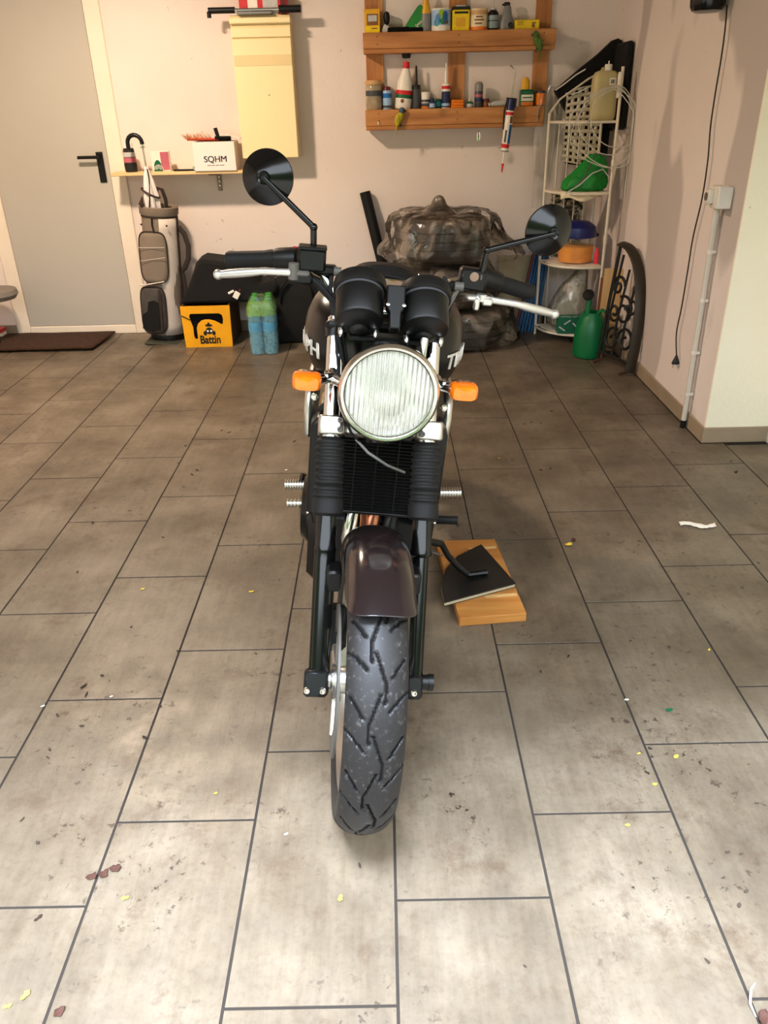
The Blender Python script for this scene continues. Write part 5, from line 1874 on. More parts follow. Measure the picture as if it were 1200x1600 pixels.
fp('axle_nut', MB().cyl((.114, 0, .30), (.130, 0, .30), .016, n=24).cyl((.128, 0, .30), (.138, 0, .30), .018, n=24), 'black_satin')
cal = fp('brake_caliper', MB().box((-.072, .125, .345), (.055, .06, .10), .010, Matrix.Rotation(-RK, 3, 'X')), 'black_satin')
for dz in (-.025, .025):
    fp('caliper_piston', MB().cyl((-.098, .125, .345 + dz), (-.104, .125, .345 + dz), .013, n=16), 'alloy', cal)

# ---- fork legs
for sgn in (-1, 1):
    x = sgn * .102 - (.003 if sgn > 0 else 0)
    r0 = .0225 if sgn < 0 else .0168
    prof = [(r0 * .7, -.032), (r0, -.026), (r0, .252), (r0 * .98, .262), (.0225, .266), (.0235, .272), (.0215, .280), (.0212, .345)]
    sl = fp('fork_slider', MB().lathe([(r, s_) for r, s_ in prof], fk(x, 0), uF, 32), 'black_gloss')
    if sgn < 0:
        fp('pinch_lug', MB().box(fk(x - .006, -.005, .012), (.050, .034, .055), .006, Matrix.Rotation(-RK, 3, 'X')), 'black_satin', sl)
        bl = [(-.020, .0), (.012, .0)]
    else:
        fp('pinch_lug', MB().box(fk(x - .002, -.008, .010), (.034, .030, .05), .006, Matrix.Rotation(-RK, 3, 'X')), 'black_satin', sl)
        bl = [(0, 0)]
    for dx, _ in bl:
        fp('pinch_bolt', MB().lathe([(.0068, 0), (.0072, .005), (.0056, .0085), (.0035, .0085), (.0033, .004)], fk(x - .004 + dx, -.016, .030 if sgn < 0 else .026), (0, -1, .25), 16), 'steel_bolt', sl)
    fp('gaiter_cuff', MB().lathe([(.026, .340), (.0325, .346), (.0325, .372), (.029, .378)], fk(x, 0), uF, 32), 'black_rubber', sl)
    gp = []
    nb = 9
    for k in range(nb * 4 + 1):
        s_ = .376 + (.500 - .376) * k / (nb * 4)
        gp.append((.0265 + .0052 * (1 - math.cos(2 * PI * k / 4)) * .5 + (.001 if k < 8 else 0), s_))
    gp.append((.020, .504))
    fp('gaiter', MB().lathe(gp, fk(x, 0), uF, 32), 'black_rubber', sl, angle=80)
    fp('fork_tube', MB().lathe([(.0185, .50), (.0185, .752), (.014, .756)], fk(x, 0), uF, 32), 'chrome', sl)
    fp('tube_cap', MB().lathe([(.022, .712), (.022, .738), (.017, .742)], fk(x, 0), uF, 28), 'black_satin', sl)

# ---- lower and upper yokes
RX = Matrix.Rotation(-RK, 3, 'X')
yk = fp('lower_yoke', MB().box(fk(0, .524, -.012), (.15, .05, .030), .006, RX), 'alloy')
for sgn in (-1, 1):
    m = MB()
    out = [(-.028, -.032), (.024, -.032), (.028, -.024), (.028, .020), (.022, .030), (-.022, .030), (-.028, .022)]
    m.prism(out, lambda a, b, d, s=sgn: fk(s * (.102 - a * .96 + .001), .527 + d, b), -.019, .020)
    cl = fp('yoke_clamp', m, 'alloy', yk, bevel=.004)
    for dz in (-.009, .010):
        fp('clamp_bolt', MB().lathe([(.0062, 0), (.0062, .004), (.0045, .006), (.0028, .006), (.0026, .002)], fk(sgn * .085, .527 + dz, .0305), nF, 16), 'seal_grey', yk)
fp('upper_yoke', MB().box(fk(0, .735, -.004), (.25, .06, .022), .008, RX), 'black_satin')
fp('steering_stem', MB().cyl(fk(0, .50, -.05), fk(0, .75, -.05), .026, n=20), 'black_satin')

# ---- headlight
HC = Vector((.003, .162, .8735))
hax = Vector((0, -1, .02)).normalized()
hl = fp('headlight_shell', MB().lathe([(.02, -.118), (.055, -.108), (.080, -.078), (.090, -.03), (.092, .0)], HC, hax, 48, cap=False), 'black_gloss', solid=.002)
fp('headlight_rim', MB().lathe([(.091, -.014), (.0975, -.010), (.1000, .000), (.0985, .008), (.0935, .013), (.0895, .012), (.0865, .007), (.0855, -.002)], HC, hax, 72, cap=False), 'dull_chrome', hl)
fp('rim_groove', MB().lathe([(.0868, .0072), (.0862, .0078)], HC, hax, 72, cap=False), 'black_gloss', hl)
refl = [(.012, -.078), (.03, -.070), (.05, -.054), (.07, -.029), (.0845, -.004)]
fp('reflector', MB().lathe(refl, HC, hax, 64, cap=False), 'reflector', hl)
fp('bulb', MB().lathe([(.011, -.078), (.011, -.055), (.009, -.040), (.006, -.034), (.002, -.033)], HC, hax, 20), 'bulb_glass', hl)
P_ = [(.0, .0245), (.02, .0235), (.04, .0205), (.06, .0155), (.075, .009), (.0860, .002)]
lens = MB().lathe([(max(r, .0003), z) for r, z in P_], HC, hax, 72, cap=False)
lens.lathe([(max(r, .0003), z - .0035) for r, z in reversed(P_)], HC, hax, 72, cap=False)
fp('lens', lens, 'lamp_lens', hl, fixn=False)
for sgn in (-1, 1):
    fp('headlight_ear', MB().tube([HC + Vector((sgn * .088, .05, 0)), HC + Vector((sgn * .104, .07, .0)), Vector((sgn * .108, .262, .877))], .012, 10, flat=(1, 1)), 'chrome', hl)

# ---- indicators
for sgn, (px, py) in ((-1, (478, 595)), (1, (722, 613))):
    c_ = L_(px, py, .205)
    c_.x = sgn * .157
    c_.z = .875
    st_ = fp('indicator_stalk', MB().cyl(Vector((sgn * .104, .235, .877)), c_ + Vector((-sgn * .024, .012, 0)), .0095, .0115, n=20).lathe([(.014, 0), (.014, .006), (.010, .008)], Vector((sgn * .116, .229, .877)), (sgn, 0, 0), 20), 'chrome')
    R_ = []
    for (d, k) in ((.014, .80), (.010, .98), (-.004, 1.0), (-.015, .94), (-.021, .78), (-.023, .05)):
        R_.append([c_ + Vector((k * .029 * math.copysign(abs(math.cos(q)) ** .5, math.cos(q)), d, k * .0175 * math.copysign(abs(math.sin(q)) ** .5, math.sin(q)))) for q in [2 * PI * j / 32 for j in range(32)]])
    fp('indicator_lens', MB().rings(R_), 'amber', st_)
    R2 = [[p_ * 1.0 for p_ in R_[0]], [c_ + (p_ - c_) * .9 + Vector((0, .020, 0)) for p_ in R_[0]], [c_ + (p_ - c_) * .55 + Vector((0, .026, 0)) for p_ in R_[0]]]
    fp('indicator_back', MB().rings(R2), 'chrome', st_)
    fp('indicator_ridge', MB().box(c_ + Vector((0, -.0185, -.006)), (.036, .006, .006), .002), 'amber_back', st_)

# ---- instruments
gax = Vector((0, math.cos(D(41)), math.sin(D(41))))
gup = Vector((0, -math.sin(D(41)), math.cos(D(41))))
for k, c_ in enumerate((Vector((-.0615, .222, .992)), Vector((.0685, .222, .986)))):
    g = fp('instrument', MB().lathe([(.004, -.004), (.022, -.004), (.030, .0), (.0445, .002), (.047, .006), (.047, .072)], c_, gax, 48), 'black_satin')
    fp('instrument_rim', MB().lathe([(.047, .068), (.0525, .071), (.0535, .082), (.0515, .094), (.046, .097), (.044, .092)], c_, gax, 48), 'black_plastic', g)
    fp('dial_glass', MB().lathe([(.045, .088), (.001, .089)], c_, gax, 40), 'black_gloss', g)
    fp('rim_edge', MB().lathe([(.0475, .064), (.0482, .067), (.0475, .070)], c_, gax, 48), 'p_dgrey', g)
    kn = c_ + gup * -.014 + Vector((.0, 0, 0))
    fp('cable_entry', MB().lathe([(.017, .0), (.017, -.006), (.012, -.010), (.008, -.012)], kn, gax, 24), 'black_plastic', g)
    for s_ in (-1, 1):
        q = c_ + Vector((s_ * .034, 0, 0)) + gup * -.022
        fp('mount_nut', MB().lathe([(.0058, .0), (.0058, -.010), (.004, -.013), (.0035, -.018), (.001, -.019)], q, gax, 14), 'dull_chrome', g)
c_ = L_(619, 470, .225)
cpn = fp('warning_panel', MB().prism([(-.0185, .032), (.0185, .032), (.0175, -.012), (.011, -.022), (.010, -.055), (-.010, -.055), (-.011, -.022), (-.0175, -.012)], lambda a, b, d: c_ + Vector((a, 0, 0)) + Vector((0, .55, .83)) * b + Vector((0, .83, -.55)) * d, 0, .028), 'black_plastic', bevel=.003)
for s_ in (-1, 1):
    fp('panel_screw', MB().lathe([(.0042, 0), (.0036, .004), (.001, .005)], c_ + Vector((s_ * .0155, 0, 0)) + Vector((0, .55, .83)) * -.009, Vector((0, -.83, .55)), 12), 'dull_chrome', cpn)
fp('instrument_bracket', MB().box((0, .265, .955), (.16, .04, .012), .004).box((0, .25, .925), (.06, .03, .07), .008), 'black_satin')
fp('speedo_cable', MB().tube([Vector((.068, .215, .972)), Vector((.067, .200, .945)), Vector((.066, .20, .915)), Vector((.062, .24, .87))], [.008, .006, .006, .006], 10), 'dull_chrome')
# cable sweeping under the headlight
pts = [L_(x_, y_, Y_) for x_, y_, Y_ in ((530, 480, .30), (524, 520, .27), (528, 570, .25), (534, 640, .22), (548, 675, .21), (575, 708, .22), (605, 728, .26), (632, 739, .31))]
fp('brake_hose', MB().tube(pts, .0028, 8), 'black_rubber')
pts = [L_(x_, y_, Y_) for x_, y_, Y_ in ((556, 686, .214), (575, 707, .216), (605, 727, .256), (632, 738, .305))]
fp('hose_sleeve', MB().tube(pts, .0030, 8), 'p_grey')

# ---- handlebar
gl0, gl1, gr0, gr1 = L_(357, 406, .475), L_(428, 404, .435), L_(829, 457, .485), L_(770, 440, .44)
bar = [gl0, gl1, gl1 + (gl1 - gl0) * .45 + Vector((0, .0, -.006)), Vector((-.135, .385, 1.05)), Vector((-.105, .37, 1.005)), Vector((-.06, .365, .985)), Vector((0, .365, .983)), Vector((.06, .365, .985)), Vector((.105, .37, 1.005)), Vector((.135, .385, 1.05)), gr1 + (gr1 - gr0) * .45 + Vector((0, 0, -.006)), gr1, gr0]
hbz = fp('handlebar', MB().tube(bar, .0115, 14), 'dull_chrome')
fp('bar_clamp', MB().box((-.045, .365, .985), (.03, .045, .05), .006).box((.045, .365, .985), (.03, .045, .05), .006), 'black_satin', hbz)
LEFT = dict(g0=(356, 406, .475), g1=(430, 406, .435), mc=(487, 404, .375))
for sgn in (-1, 1):
    if sgn < 0:
        ga, gb_ = L_(357, 406, .475), L_(428, 404, .435)
        mcx = L_(488, 405, .375)
        sw = L_(448, 404, .42)
        lp_, lm, lt_ = L_(462, 426, .352), L_(410, 424, .362), L_(341, 429, .40)
        mb0, mb1 = L_(490, 388, .375), L_(490, 355, .37)
        mh, mrim = L_(411, 277, .375), L_(419, 277, .395)
    else:
        ga, gb_ = L_(829, 457, .485), L_(770, 440, .44)
        mcx = L_(738, 436, .385)
        sw = L_(765, 437, .43)
        lp_, lm, lt_ = L_(750, 466, .352), L_(806, 475, .362), L_(866, 491, .40)
        mb0, mb1 = L_(752, 427, .375), L_(761, 391, .37)
        mh, mrim = L_(866, 365, .378), L_(856, 360, .40)
    dg_ = (gb_ - ga).normalized()
    Lg_ = (gb_ - ga).length
    prof = [(.012, -.004), (.0175, .0), (.019, .006), (.0175, .02), (.0172, Lg_ - .02), (.019, Lg_ - .006), (.0185, Lg_ + .004)]
    gr_ = fp('grip', MB().lathe(prof, ga, dg_, 24), 'black_rubber')
    fp('switch_housing', MB().lathe([(.014, -.028), (.021, -.024), (.0225, -.015), (.0225, .015), (.021, .026), (.016, .03)], sw, dg_, 24), 'black_plastic')
    # reservoir or clutch housing
    if sgn < 0:
        mc = fp('master_cylinder', MB().box(mcx, (.056, .045, .044), .005).box(mcx + Vector((.028, -.002, -.018)), (.05, .03, .02), .006), 'black_satin')
        fp('reservoir_lid', MB().box(mcx + Vector((0, 0, .0235)), (.058, .047, .006), .002), 'black_plastic', mc)
        fp('banjo_bolt', MB().cyl(mcx + Vector((.045, -.014, -.018)), mcx + Vector((.060, -.014, -.018)), .009, n=16), 'seal_grey', mc)
        fp('start_button', MB().lathe([(.006, 0), (.006, .004), (.001, .005)], sw + Vector((.018, -.005, .022)), (0, 0, 1), 12), 'red_plastic', mc)
    else:
        mc = fp('clutch_housing', MB().box(mcx, (.058, .036, .046), .006, Matrix.Rotation(.06, 3, 'Y')).box(mcx + Vector((-.026, .0, -.016)), (.05, .03, .022), .006), 'black_satin')
        fp('housing_emblem', MB().lathe([(.0095, 0), (.0095, .0015), (.007, .002), (.001, .002)], mcx + Vector((.0, -.0182, .008)), (0, -1, 0), 20), 'bracket_steel', mc)
        fp('adjuster', MB().cyl(mcx + Vector((-.040, -.03, -.012)), mcx + Vector((-.022, -.032, -.012)), .0095, n=18), 'seal_grey', mc)
        fp('clutch_cable', MB().tube([mcx + Vector((-.03, -.03, -.014)), L_(700, 480, .33), L_(688, 510, .32), L_(690, 540, .40)], .0035, 8), 'seal_grey', mc)
    # lever
    q = []
    for k in range(9):
        t_ = k / 8
        q.append(lp_.lerp(lm, t_ * 2) if t_ <= .5 else lm.lerp(lt_, (t_ - .5) * 2))
    rr = [.0078, .0075, .0072, .007, .0072, .0088, .0094, .009, .0075]
    lv = fp('brake_lever' if sgn < 0 else 'clutch_lever', MB().tube(q, rr, 14, flat=(.8, 1)), 'alloy_white')
    fp('lever_ball', MB().sph(lt_, .0105, 16, 12), 'alloy_white', lv)
    fp('lever_pivot', MB().box(lp_ + Vector((-sgn * .014, .006, -.001)), (.030, .022, .012), .004).cyl(lp_ + Vector((sgn * .004, .004, -.014 if sgn < 0 else -.006)), lp_ + Vector((sgn * .004, .004, .018 if sgn < 0 else .008)), .011, n=16), 'seal_grey' if sgn < 0 else 'alloy_white', lv)
    if sgn < 0:
        fp('pivot_block', MB().box(lp_ + Vector((.010, .014, -.012)), (.052, .03, .024), .006), 'black_plastic', lv)
    else:
        fp('lever_heel', MB().box(lp_ + Vector((-.006, 0, -.012)), (.012, .016, .026), .003).box(lp_ + Vector((.016, 0, -.006)), (.022, .014, .016), .003), 'alloy_white', lv)
    # mirror
    axm = (mh - mrim)
    axm = Vector((axm.x, axm.y - .012, axm.z)).normalized()
    mh = mrim + axm * .027
    ms = fp('mirror_stem', MB().tube([mb0 + Vector((0, 0, -.02)), mb0, mb1], .0066, 12).sph(mb1, .0082, 14, 10).tube([mb1, mh], [.0062, .0058], 12), 'black_gloss')
    fp('stem_nut', MB().cyl(mb0 + Vector((0, 0, -.012)), mb0 + Vector((0, 0, -.002)), .009, n=6), 'seal_grey', ms)
    fp('mirror_shell', MB().lathe([(.0495, -.004), (.0525, .0), (.0520, .004), (.036, .0155), (.018, .0245), (.013, .026), (.010, .024), (.003, .0245)], mrim, axm, 56), 'black_gloss', ms, angle=25)
    fp('shell_nut', MB().lathe([(.0075, .02), (.0075, .027), (.005, .029), (.001, .029)], mrim, axm, 6), 'black_satin', ms)
    fp('mirror_glass', MB().lathe([(.049, -.003), (.03, -.0045), (.001, -.005)], mrim, axm, 48), 'mirror_glass', ms)
# cables from the bar down past the gauges on the left
for k, (dx, dy) in enumerate(((0, 0), (6, .012), (-5, .02))):
    pts = [L_(x_ + dx * (1 if i > 0 else .3), y_, Y_ + dy) for i, (x_, y_, Y_) in enumerate(((474, 424, .36), (500, 446, .36), (522, 470, .335), (526, 505, .31), (533, 545, .29), (540, 600, .30)))]
    fp('control_cable', MB().tube(pts, .0042, 8), 'black_rubber')
pts = [L_(x_, y_, Y_) for x_, y_, Y_ in ((519, 425, .37), (516, 450, .36), (519, 478, .345), (528, 520, .32), (538, 560, .31))]
fp('brake_hose', MB().tube(pts, .0045, 8), 'black_rubber')
pts = [L_(x_, y_, Y_) for x_, y_, Y_ in ((694, 432, .38), (704, 455, .37), (702, 485, .35), (696, 520, .34))]
fp('control_cable', MB().tube(pts, .0042, 8), 'black_rubber')

# ---- front mudguard
P_ = []
nA = 34
for i in range(nA + 1):
    t_ = i / (nA - 1) if i < nA - 1 else (.997 if i == nA - 1 else 1.0)
    th = D(-62 + (31 + 62) * t_)
    row = []
    ws = .0665 * (1 - .04 * max(0, (t_ - .85) / .15)) * min(1, .90 + t_ * .5)
    rr = .326
    for j in range(25):
        q = -1 + 2 * j / 24
        aq = q * D(98)
        xx = ws * math.copysign(min(1, abs(math.sin(aq)) ** .8 * 1.0), q) if abs(q) < .92 else ws * math.copysign(1, q)
        drop = .058 * (1 - math.cos(aq)) ** 1.0 / (1 - math.cos(D(98))) * (1.0 if t_ < .9 else 1 - .35 * (t_ - .9) / .1)
        thx = th - D(8.5) * (abs(q) ** 3) * t_ ** 6
        r2 = rr - drop
        row.append(Vector((xx, -r2 * math.sin(thx), .30 + r2 * math.cos(thx))))
    P_.append(row)
fd = fp('front_mudguard', MB().grid(P_), 'paint_aubergine', solid=.0018, angle=80)
for sgn in (-1, 1):
    fp('mudguard_stay', MB().box((sgn * .082, .085, .50), (.03, .05, .05), .005), 'black_satin', fd)

# ---- radiator
def rad(px, py):
    return LB(px, py, .37)


rt = [rad(476, 655), rad(706, 662), rad(690, 812), rad(470, 805)]
xl, xr = -.150, .160
zt_, zb_ = .735, .500
xm = (xl + xr) / 2
ra = bp_('radiator', MB().box((xm, .395, (zt_ + zb_) / 2), (xr - xl - .02, .035, zt_ - zb_ - .01), .004), 'black_matt')
for sgn in (-1, 1):
    xe = xl if sgn < 0 else xr
    m = MB()
    m.prism([(0, zb_ - .004), (-sgn * .052, zb_ + .01), (-sgn * .050, zt_ - .005), (-sgn * .018, zt_ + .012), (0, zt_ - .012)], lambda a, b, d, xe=xe: Vector((xe + a, d, b)), .350, .43)
    bp_('radiator_cowl', m, 'black_satin', ra, bevel=.008)
    m = MB()
    m.prism([(0, zb_ + .01), (-sgn * .04, zb_), (-sgn * .035, zb_ - .055), (-sgn * .012, zb_ - .05)], lambda a, b, d, xe=xe: Vector((xe + a, d, b)), .39, .50)
    bp_('cowl_foot', m, 'black_gloss', ra, bevel=.008)
    bp_('cowl_screw', MB().sph((xe - sgn * .004, .352, zb_ + .002), .004, 10, 8), 'steel_bolt', ra)
for k in range(26):
    z = zb_ + .012 + (zt_ - zb_ - .024) * k / 25
    o = bp_('radiator_fin', MB().box((xm, .3765, z), (xr - xl - .10, .012, .0026), 0, Matrix.Rotation(.35, 3, 'X')), 'black_plastic', ra, smooth=False)
for x in (-.045, .005, .055):
    bp_('core_tube', MB().box((x, .373, (zt_ + zb_) / 2), (.003, .006, zt_ - zb_ - .02)), 'black_plastic', ra, smooth=False)
bp_('radiator_frame', MB().box((xm, .376, zb_ + .004), (xr - xl - .09, .016, .008), .002).box((xm, .376, zt_ - .004), (xr - xl - .09, .016, .008), .002), 'black_satin', ra)

# ---- tank
def sup(w_, zlo, zhi, y, e=.62, n=40):
    zc_, hz = (zlo + zhi) / 2, (zhi - zlo) / 2
    R_ = []
    for j in range(n):
        a_ = 2 * PI * j / n
        c_, s_ = math.cos(a_), math.sin(a_)
        R_.append(Vector((w_ * math.copysign(abs(c_) ** e, c_), y, zc_ + hz * math.copysign(abs(s_) ** (e + .12), s_))))
    return R_


TK = [(.37, .05, .87, .925), (.385, .09, .84, .95), (.42, .138, .80, .975), (.47, .170, .775, .995), (.54, .187, .765, 1.005), (.62, .184, .765, 1.005), (.70, .145, .77, .99), (.78, .105, .78, .96), (.84, .075, .79, .92), (.86, .05, .80, .89)]
tk = bp_('fuel_tank', MB().rings([sup(w_, a_, b_, y) for y, w_, a_, b_ in TK]), 'paint_black', angle=70)
bp_('filler_cap', MB().lathe([(.036, 0), (.038, .006), (.034, .012), (.004, .013)], (0, .53, 1.002), (0, -.05, 1), 28), 'chrome', tk)


def tank_x(y, z):
    for i in range(len(TK) - 1):
        if TK[i][0] <= y <= TK[i + 1][0]:
            t_ = (y - TK[i][0]) / (TK[i + 1][0] - TK[i][0])
            w_, a_, b_ = [TK[i][k] + (TK[i + 1][k] - TK[i][k]) * t_ for k in (1, 2, 3)]
            zc_, hz = (a_ + b_) / 2, (b_ - a_) / 2
            v = min(1, abs((z - zc_) / hz)) ** (1 / .74)
            return w_ * max(0, 1 - v * v) ** .31
    return .15


for sgn in (-1, 1):
    def bend(p, s=sgn):
        y = .535 + s * p.x
        z = .868 + p.y
        return Vector((s * (tank_x(max(y, .375), z) + .003 + p.z), y, z))
    t = text('tank_badge', 'TRIUMPH', .050, 'badge_metal', tk, None, extrude=.0012, bold=.0006, sx=1.05, bend=bend)

# ---- seat, tail, frame, engine
SE = [(.83, .09, .80, .865), (.90, .125, .79, .862), (.98, .14, .785, .862), (1.04, .135, .79, .885), (1.08, .125, .80, .918), (1.18, .12, .81, .925), (1.30, .11, .82, .925), (1.36, .07, .83, .90)]
se = bp_('seat', MB().rings([sup(w_, a_, b_, y, .7) for y, w_, a_, b_ in SE]), 'black_rubber', angle=70)
for i, y in enumerate((1.075, 1.10, 1.13, 1.16, 1.19, 1.22)):
    w_ = .122
    pts = [Vector((w_ * .92 * math.sin(a_), y, .865 + .060 * math.cos(a_) ** .8 if math.cos(a_) > 0 else .865)) for a_ in [D(-80 + 10 * k) for k in range(17)]]
    bp_('seat_rib', MB().tube(pts, .006, 8), 'black_rubber', se)
bp_('tail_unit', MB().rings([sup(w_, a_, b_, y, .7) for y, w_, a_, b_ in ((.95, .10, .73, .80), (1.15, .11, .75, .825), (1.35, .085, .78, .83), (1.46, .05, .80, .83))]), 'paint_aubergine', angle=70)
bp_('rear_light', MB().box((0, 1.47, .79), (.09, .03, .05), .008), 'red_plastic')
bp_('frame_spine', MB().tube([(0, .36, .88), (0, .50, .78), (0, .90, .74), (0, 1.30, .76)], .028, 14), 'black_satin')
for sgn in (-1, 1):
    bp_('frame_rail', MB().tube([(sgn * .03, .38, .80), (sgn * .07, .45, .60), (sgn * .11, .70, .42), (sgn * .12, .88, .38), (sgn * .11, .95, .55), (sgn * .09, 1.20, .76)], .016, 10), 'black_satin')
    m = MB()
    out = [(.42, .735), (.44, .775), (.50, .80), (.62, .80), (.68, .76), (.64, .67), (.50, .64), (.43, .66)]
    m.prism(out, lambda a, b, d, s=sgn: Vector((s * d, a, b)), .150, .172)
    bp_('side_cover', m, 'alloy', bevel=.010)
    bp_('cover_bolt', MB().lathe([(.009, 0), (.008, .005), (.004, .006)], (sgn * .146, .398, .775), (0, -1, 0), 16), 'dull_chrome')
    bp_('coolant_hose', MB().tube([(sgn * .10, .41, .77), (sgn * .128, .40, .745), (sgn * .13, .41, .70)], .011, 10), 'black_rubber')
en = bp_('engine_block', MB().box((0, .60, .36), (.30, .34, .24), .03).box((0, .56, .58), (.26, .24, .22), .02, Matrix.Rotation(-.25, 3, 'X')), 'black_satin')
for k in range(5):
    bp_('cooling_fin', MB().box((0, .56, .50 + .035 * k), (.285, .25, .008), .002, Matrix.Rotation(-.25, 3, 'X')), 'black_satin', en)
for sgn in (-1, 1):
    bp_('engine_cover', MB().lathe([(.10, 0), (.10, .012), (.085, .03), (.03, .038), (.002, .038)], (sgn * .15, .66, .36), (sgn, 0, 0), 32), 'black_gloss', en)
for k, x in enumerate((-.035, .015, .06)):
    hp_ = bp_('exhaust_header', MB().tube([(x, .47, .53), (x - .004, .405, .485), (x - .012, .395, .42), (x * .8, .415, .30), (x * .6, .47, .20), (x * .5, .62, .165), (x * .5, .8, .16)], .0185, 14), ('dull_chrome', 'copper_pipe', 'black_satin')[k])
bp_('sump_pipe', MB().box((-.012, .392, .455), (.018, .008, .09), .003), 'copper_pipe')
for sgn in (-1, 1):
    bp_('silencer', MB().tube([(sgn * .02, .80, .16), (sgn * .11, .95, .20), (sgn * .15, 1.10, .25), (sgn * .16, 1.62, .34)], [.022, .03, .046, .046], 20), 'chrome')
    bp_('swingarm', MB().tube([(sgn * .09, .88, .36), (sgn * .10, 1.15, .33), (sgn * .105, 1.45, .31)], .024, 10, flat=(.7, 1.2)), 'black_satin')
    bp_('rear_shock', MB().tube([(sgn * .12, 1.20, .40), (sgn * .11, 1.12, .72)], .022, 12), 'black_satin')
    ri = bp_('rear_indicator_stalk', MB().cyl((sgn * .05, 1.40, .80), (sgn * .13, 1.42, .78), .009, n=14), 'chrome')
    bp_('rear_indicator_lens', MB().box((sgn * .15, 1.42, .78), (.055, .035, .034), .010), 'amber', ri)
bp_('rear_tyre', tyre_mesh(.16, .312, .222, 1.45, 130, False), ['tyre_rubber', 'black_matt'], angle=60)
rr_ = bp_('rear_rim', rim_mb(.16, .222, 1.45), 'rim_silver')
for k in range(3):
    a_ = 2 * PI * k / 3
    d_ = Vector((0, math.cos(a_), math.sin(a_)))
    bp_('spoke', MB().tube([Vector((0, 1.45, .30)) + d_ * .02, Vector((0, 1.45, .30)) + d_ * .2], .022, 10), 'rim_silver', rr_)
bp_('rear_hub', MB().cyl((-.11, 1.45, .30), (.11, 1.45, .30), .035, n=24), 'alloy')
P_ = []
for i in range(17):
    th = D(-70 + 110 * i / 16)
    P_.append([Vector((.085 * q / 4, 1.45 - (.345 - .03 * (q / 4) ** 4) * math.sin(th), .30 + (.345 - .03 * (q / 4) ** 4) * math.cos(th))) for q in range(-4, 5)])
bp_('rear_mudguard', MB().grid(P_), 'black_plastic', solid=.003)

# ---- foot controls
def peg(px0, py0, px1, py1, Y, r, mat, nm, ribs=7):
    a_, b_ = LB(px0, py0, Y), LB(px1, py1, Y)
    d_ = (b_ - a_)
    a_ = a_ - d_ * .0
    prof = []
    Lp = d_.length
    for k in range(ribs * 2 + 1):
        prof.append((r * (1 if k % 2 == 0 else .72), Lp * k / (ribs * 2)))
        prof.append((r * (1 if k % 2 == 0 else .72), Lp * (k + .8) / (ribs * 2)))
    return bp_(nm, MB().lathe(prof, a_, d_, 18), mat, angle=30)


peg(446, 757, 474, 757, .78, .0165, 'alloy', 'footpeg')
peg(720, 770, 690, 770, .78, .0165, 'alloy', 'footpeg')
peg(449, 786, 472, 786, .62, .012, 'alloy', 'brake_pedal', 4)
a_, b_ = LB(715, 813, .62), LB(680, 812, .62)
bp_('gear_pedal', MB().tube([a_, b_, b_ + Vector((-.03, .02, 0))], .011, 14, flat=(1, 1.1)), 'black_rubber')
for sgn in (-1, 1):
    bp_('peg_hanger', MB().tube([(sgn * .12, .80, .37), (sgn * .17, .79, .38), (sgn * .20, .78, .39)], .012, 10), 'black_satin')

# ---- side stand
def Wp(px, py, Z):
    return BI @ at(px, py, Z=Z)


s0 = Vector((.135, .74, .24))
foot_a, foot_b = Wp(731, 897, .058), Wp(760, 893, .056)
ss = bp_('side_stand', MB().tube([s0, Wp(690, 850, .17), Wp(700, 868, .128), Wp(714, 884, .09), foot_a], [.013, .011, .010, .010, .010], 12), 'black_satin')
bp_('stand_foot', MB().tube([foot_a, (foot_a + foot_b) / 2, foot_b], [.012, .012, .0135], 12, flat=(1, .75)), 'black_satin', ss)
bp_('stand_spring', MB().tube([s0 + Vector((.008, .0, -.02)) + (Wp(697, 862, .13) - s0) * (k / 60) + Vector((.006 * math.cos(k * 1.3), .006 * math.sin(k * 1.3), 0)) for k in range(50)], .0018, 5), 'seal_grey', ss)
bp_('stand_bracket', MB().box(s0 + Vector((0, 0, .02)), (.05, .06, .06), .008), 'black_satin', ss)

# ================================================================== FLOOR LITTER
def leaf(px, py, size, mat, label, group, ang=0., asp=.6, curl=.4, nm='leaf'):
    p = at(px, py, Z=0)
    m = MB()
    P = []
    for i in range(7):
        u = -1 + 2 * i / 6
        wv = (math.sqrt(max(0, 1 - u * u)) * asp + .02) * random.uniform(.6, 1.25)
        P.append([Vector((size * u, size * wv * v, .0008 + size * curl * (u * u * .5 + .6 * v * v * .5) + size * .1 * random.random())) for v in (-1, -.5, 0, .5, 1)])
    m.grid(P)
    o = m.build(nm, mat, solid=.0006, angle=180)
    o.location = p
    o.rotation_euler = (0, 0, ang)
    tag(o, label, nm.replace('_', ' '), group)
    return o


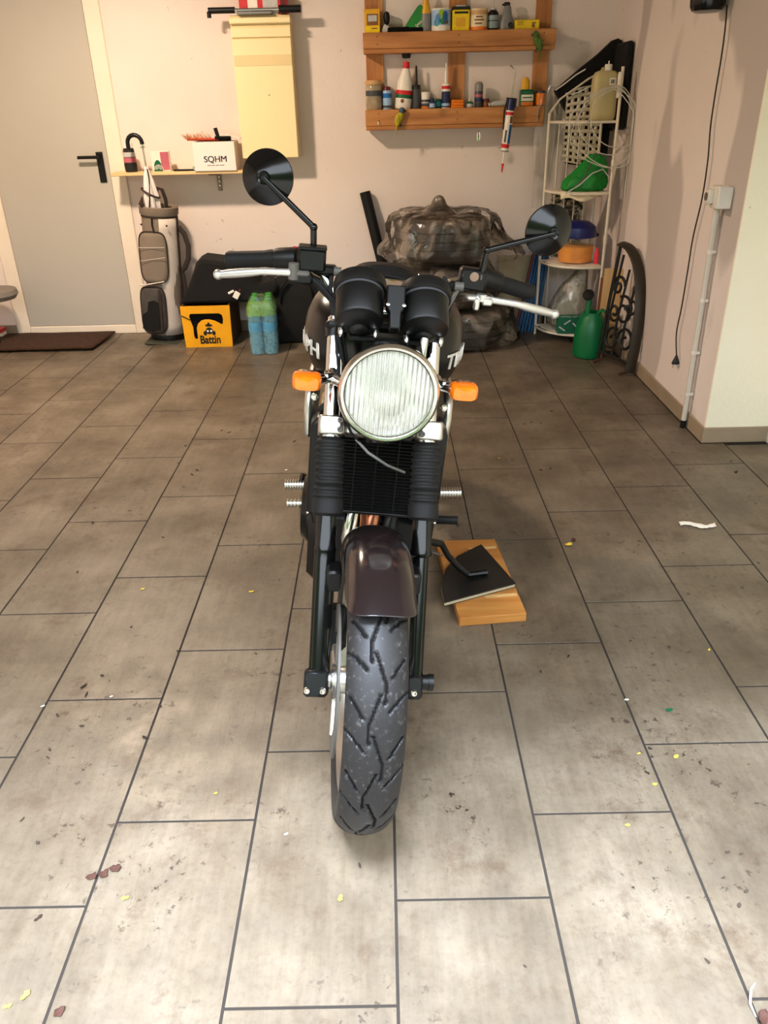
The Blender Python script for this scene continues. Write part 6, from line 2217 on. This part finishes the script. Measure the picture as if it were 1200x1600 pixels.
for (px, py, s_, a_) in ((143, 1371, .0115, .3), (163, 1366, .0115, 1.2), (180, 1358, .0125, .1)):
    leaf(px, py, s_, 'leaf_brown', 'curled red-brown leaf in the row of three along a tile joint', 'three brown leaves at the joint', a_, .7)
leaf(93, 1582, .011, 'leaf_brown', 'lone curled brown leaf with a yellow rim on the bare tile', None, .9, .7)
for (px, py, s_, a_, m_) in ((196, 1404, .008, .2, 'leaf_yellow'), (337, 1240, .005, .4, 'leaf_yellow'), (532, 1404, .008, 1.4, 'leaf_yellow'), (1056, 1183, .008, .6, 'leaf_yellow'), (1023, 1226, .006, .2, 'leaf_yellow'), (980, 1290, .006, .2, 'leaf_yellow'), (40, 1556, .010, 1.1, 'leaf_yellow'), (12, 1573, .008, .3, 'leaf_yellow'), (67, 1104, .006, .4, 'paper_white'), (174, 1089, .005, .7, 'paper_white'), (979, 1094, .006, .1, 'paper_white'), (1108, 1016, .006, 1.0, 'leaf_yellow'), (393, 925, .009, .2, 'leaf_yellow'), (223, 921, .007, .4, 'leaf_yellow'), (998, 1178, .005, .4, 'leaf_yellow'), (447, 1304, .005, .5, 'paper_white'), (780, 716, .006, 0, 'leaf_yellow'), (447, 735, .007, .4, 'paper_white')):
    leaf(px, py, s_, m_, 'tiny yellow petal scrap on the floor tiles' if m_ == 'leaf_yellow' else 'tiny pale paper scrap on the floor tiles', 'yellow petals on the floor' if m_ == 'leaf_yellow' else 'paper scraps on the floor', a_, .55, .3, 'petal' if m_ == 'leaf_yellow' else 'scrap')
for (px, py, s_, a_) in ((888, 852, .014, .5), (896, 845, .012, 1.4)):
    leaf(px, py, s_, 'leaf_yellow' if px < 890 else 'leaf_brown', 'dry yellow leaf lying beside a brown one on the tile joint' if px < 890 else 'dry brown leaf lying beside a yellow one on the tile joint', None, a_, .6, .5)
leaf(1046, 1110, .010, 'p_dgreen', 'small flat green chip lying on a dirty floor tile', None, .3, .6, .2, 'chip')
leaf(1193, 1592, .014, 'leaf_brown', 'brown leaf lying beside a pale curled twig', None, 1.0, .6, .5)
t_ = at(1180, 1562, Z=0)
o = MB().tube([(-.012, -.03, .003), (-.014, -.01, .006), (-.004, .012, .008), (.010, .026, .004)], [.001, .002, .002, .001], 7).build('twig', 'paper_white')
o.location = t_
tag(o, 'pale curled twig lying on a tile joint', 'twig')
DARK = [(131, 1073, .012), (135, 1086, .010), (160, 1056, .006), (171, 1064, .005), (226, 1153, .008), (128, 1135, .007), (35, 1281, .007), (59, 1317, .006), (60, 1435, .009), (75, 1184, .006), (121, 894, .006), (145, 817, .008), (562, 1353, .007), (888, 1026, .008), (845, 1050, .006), (985, 1002, .005), (1137, 1332, .006), (1158, 1335, .005), (1166, 1393, .006), (1155, 1415, .007), (1130, 1372, .005), (1185, 880, .007), (1105, 1502, .006), (1150, 738, .012), (1142, 722, .008), (722, 1001, .004), (278, 1018, .005), (205, 980, .005), (460, 690, .012), (290, 697, .008), (300, 742, .010), (308, 735, .008), (278, 724, .006), (346, 673, .01), (358, 676, .01), (375, 545, .010), (862, 643, .010), (820, 663, .008), (830, 660, .007), (845, 662, .007), (845, 735, .010), (860, 733, .008), (800, 720, .006), (255, 840, .006), (90, 1118, .007), (78, 1172, .006), (820, 1510, .004), (250, 1104, .006), (400, 1022, .006)]
for (px, py, s_) in DARK:
    leaf(px, py, s_, 'soil' if s_ > .007 else 'leaf_dark', 'small dark crumb of soil trodden onto the floor tiles', 'soil crumbs on the floor', random.uniform(0, 3), random.uniform(.25, .6), .25, 'soil_crumb')
# crumpled tissue near the pillar
p = at(1090, 822, Z=0)
m = MB()
m.grid([[Vector((-.062 + .124 * i / 14, (-.013 + .026 * j / 5) * (1 - .25 * math.sin(i * .7)) + .010 * math.sin(i * .45 + .5), .004 + .006 * abs(noise.noise(Vector((i * .6, j * .7, 2)))))) for j in range(6)] for i in range(15)])
o = m.build('tissue', 'paper_white', solid=.0008, angle=180)
o.location = p
o.rotation_euler = (0, 0, -.12)
tag(o, 'crumpled white strip of tissue lying on the tiles before the pillar', 'tissue')
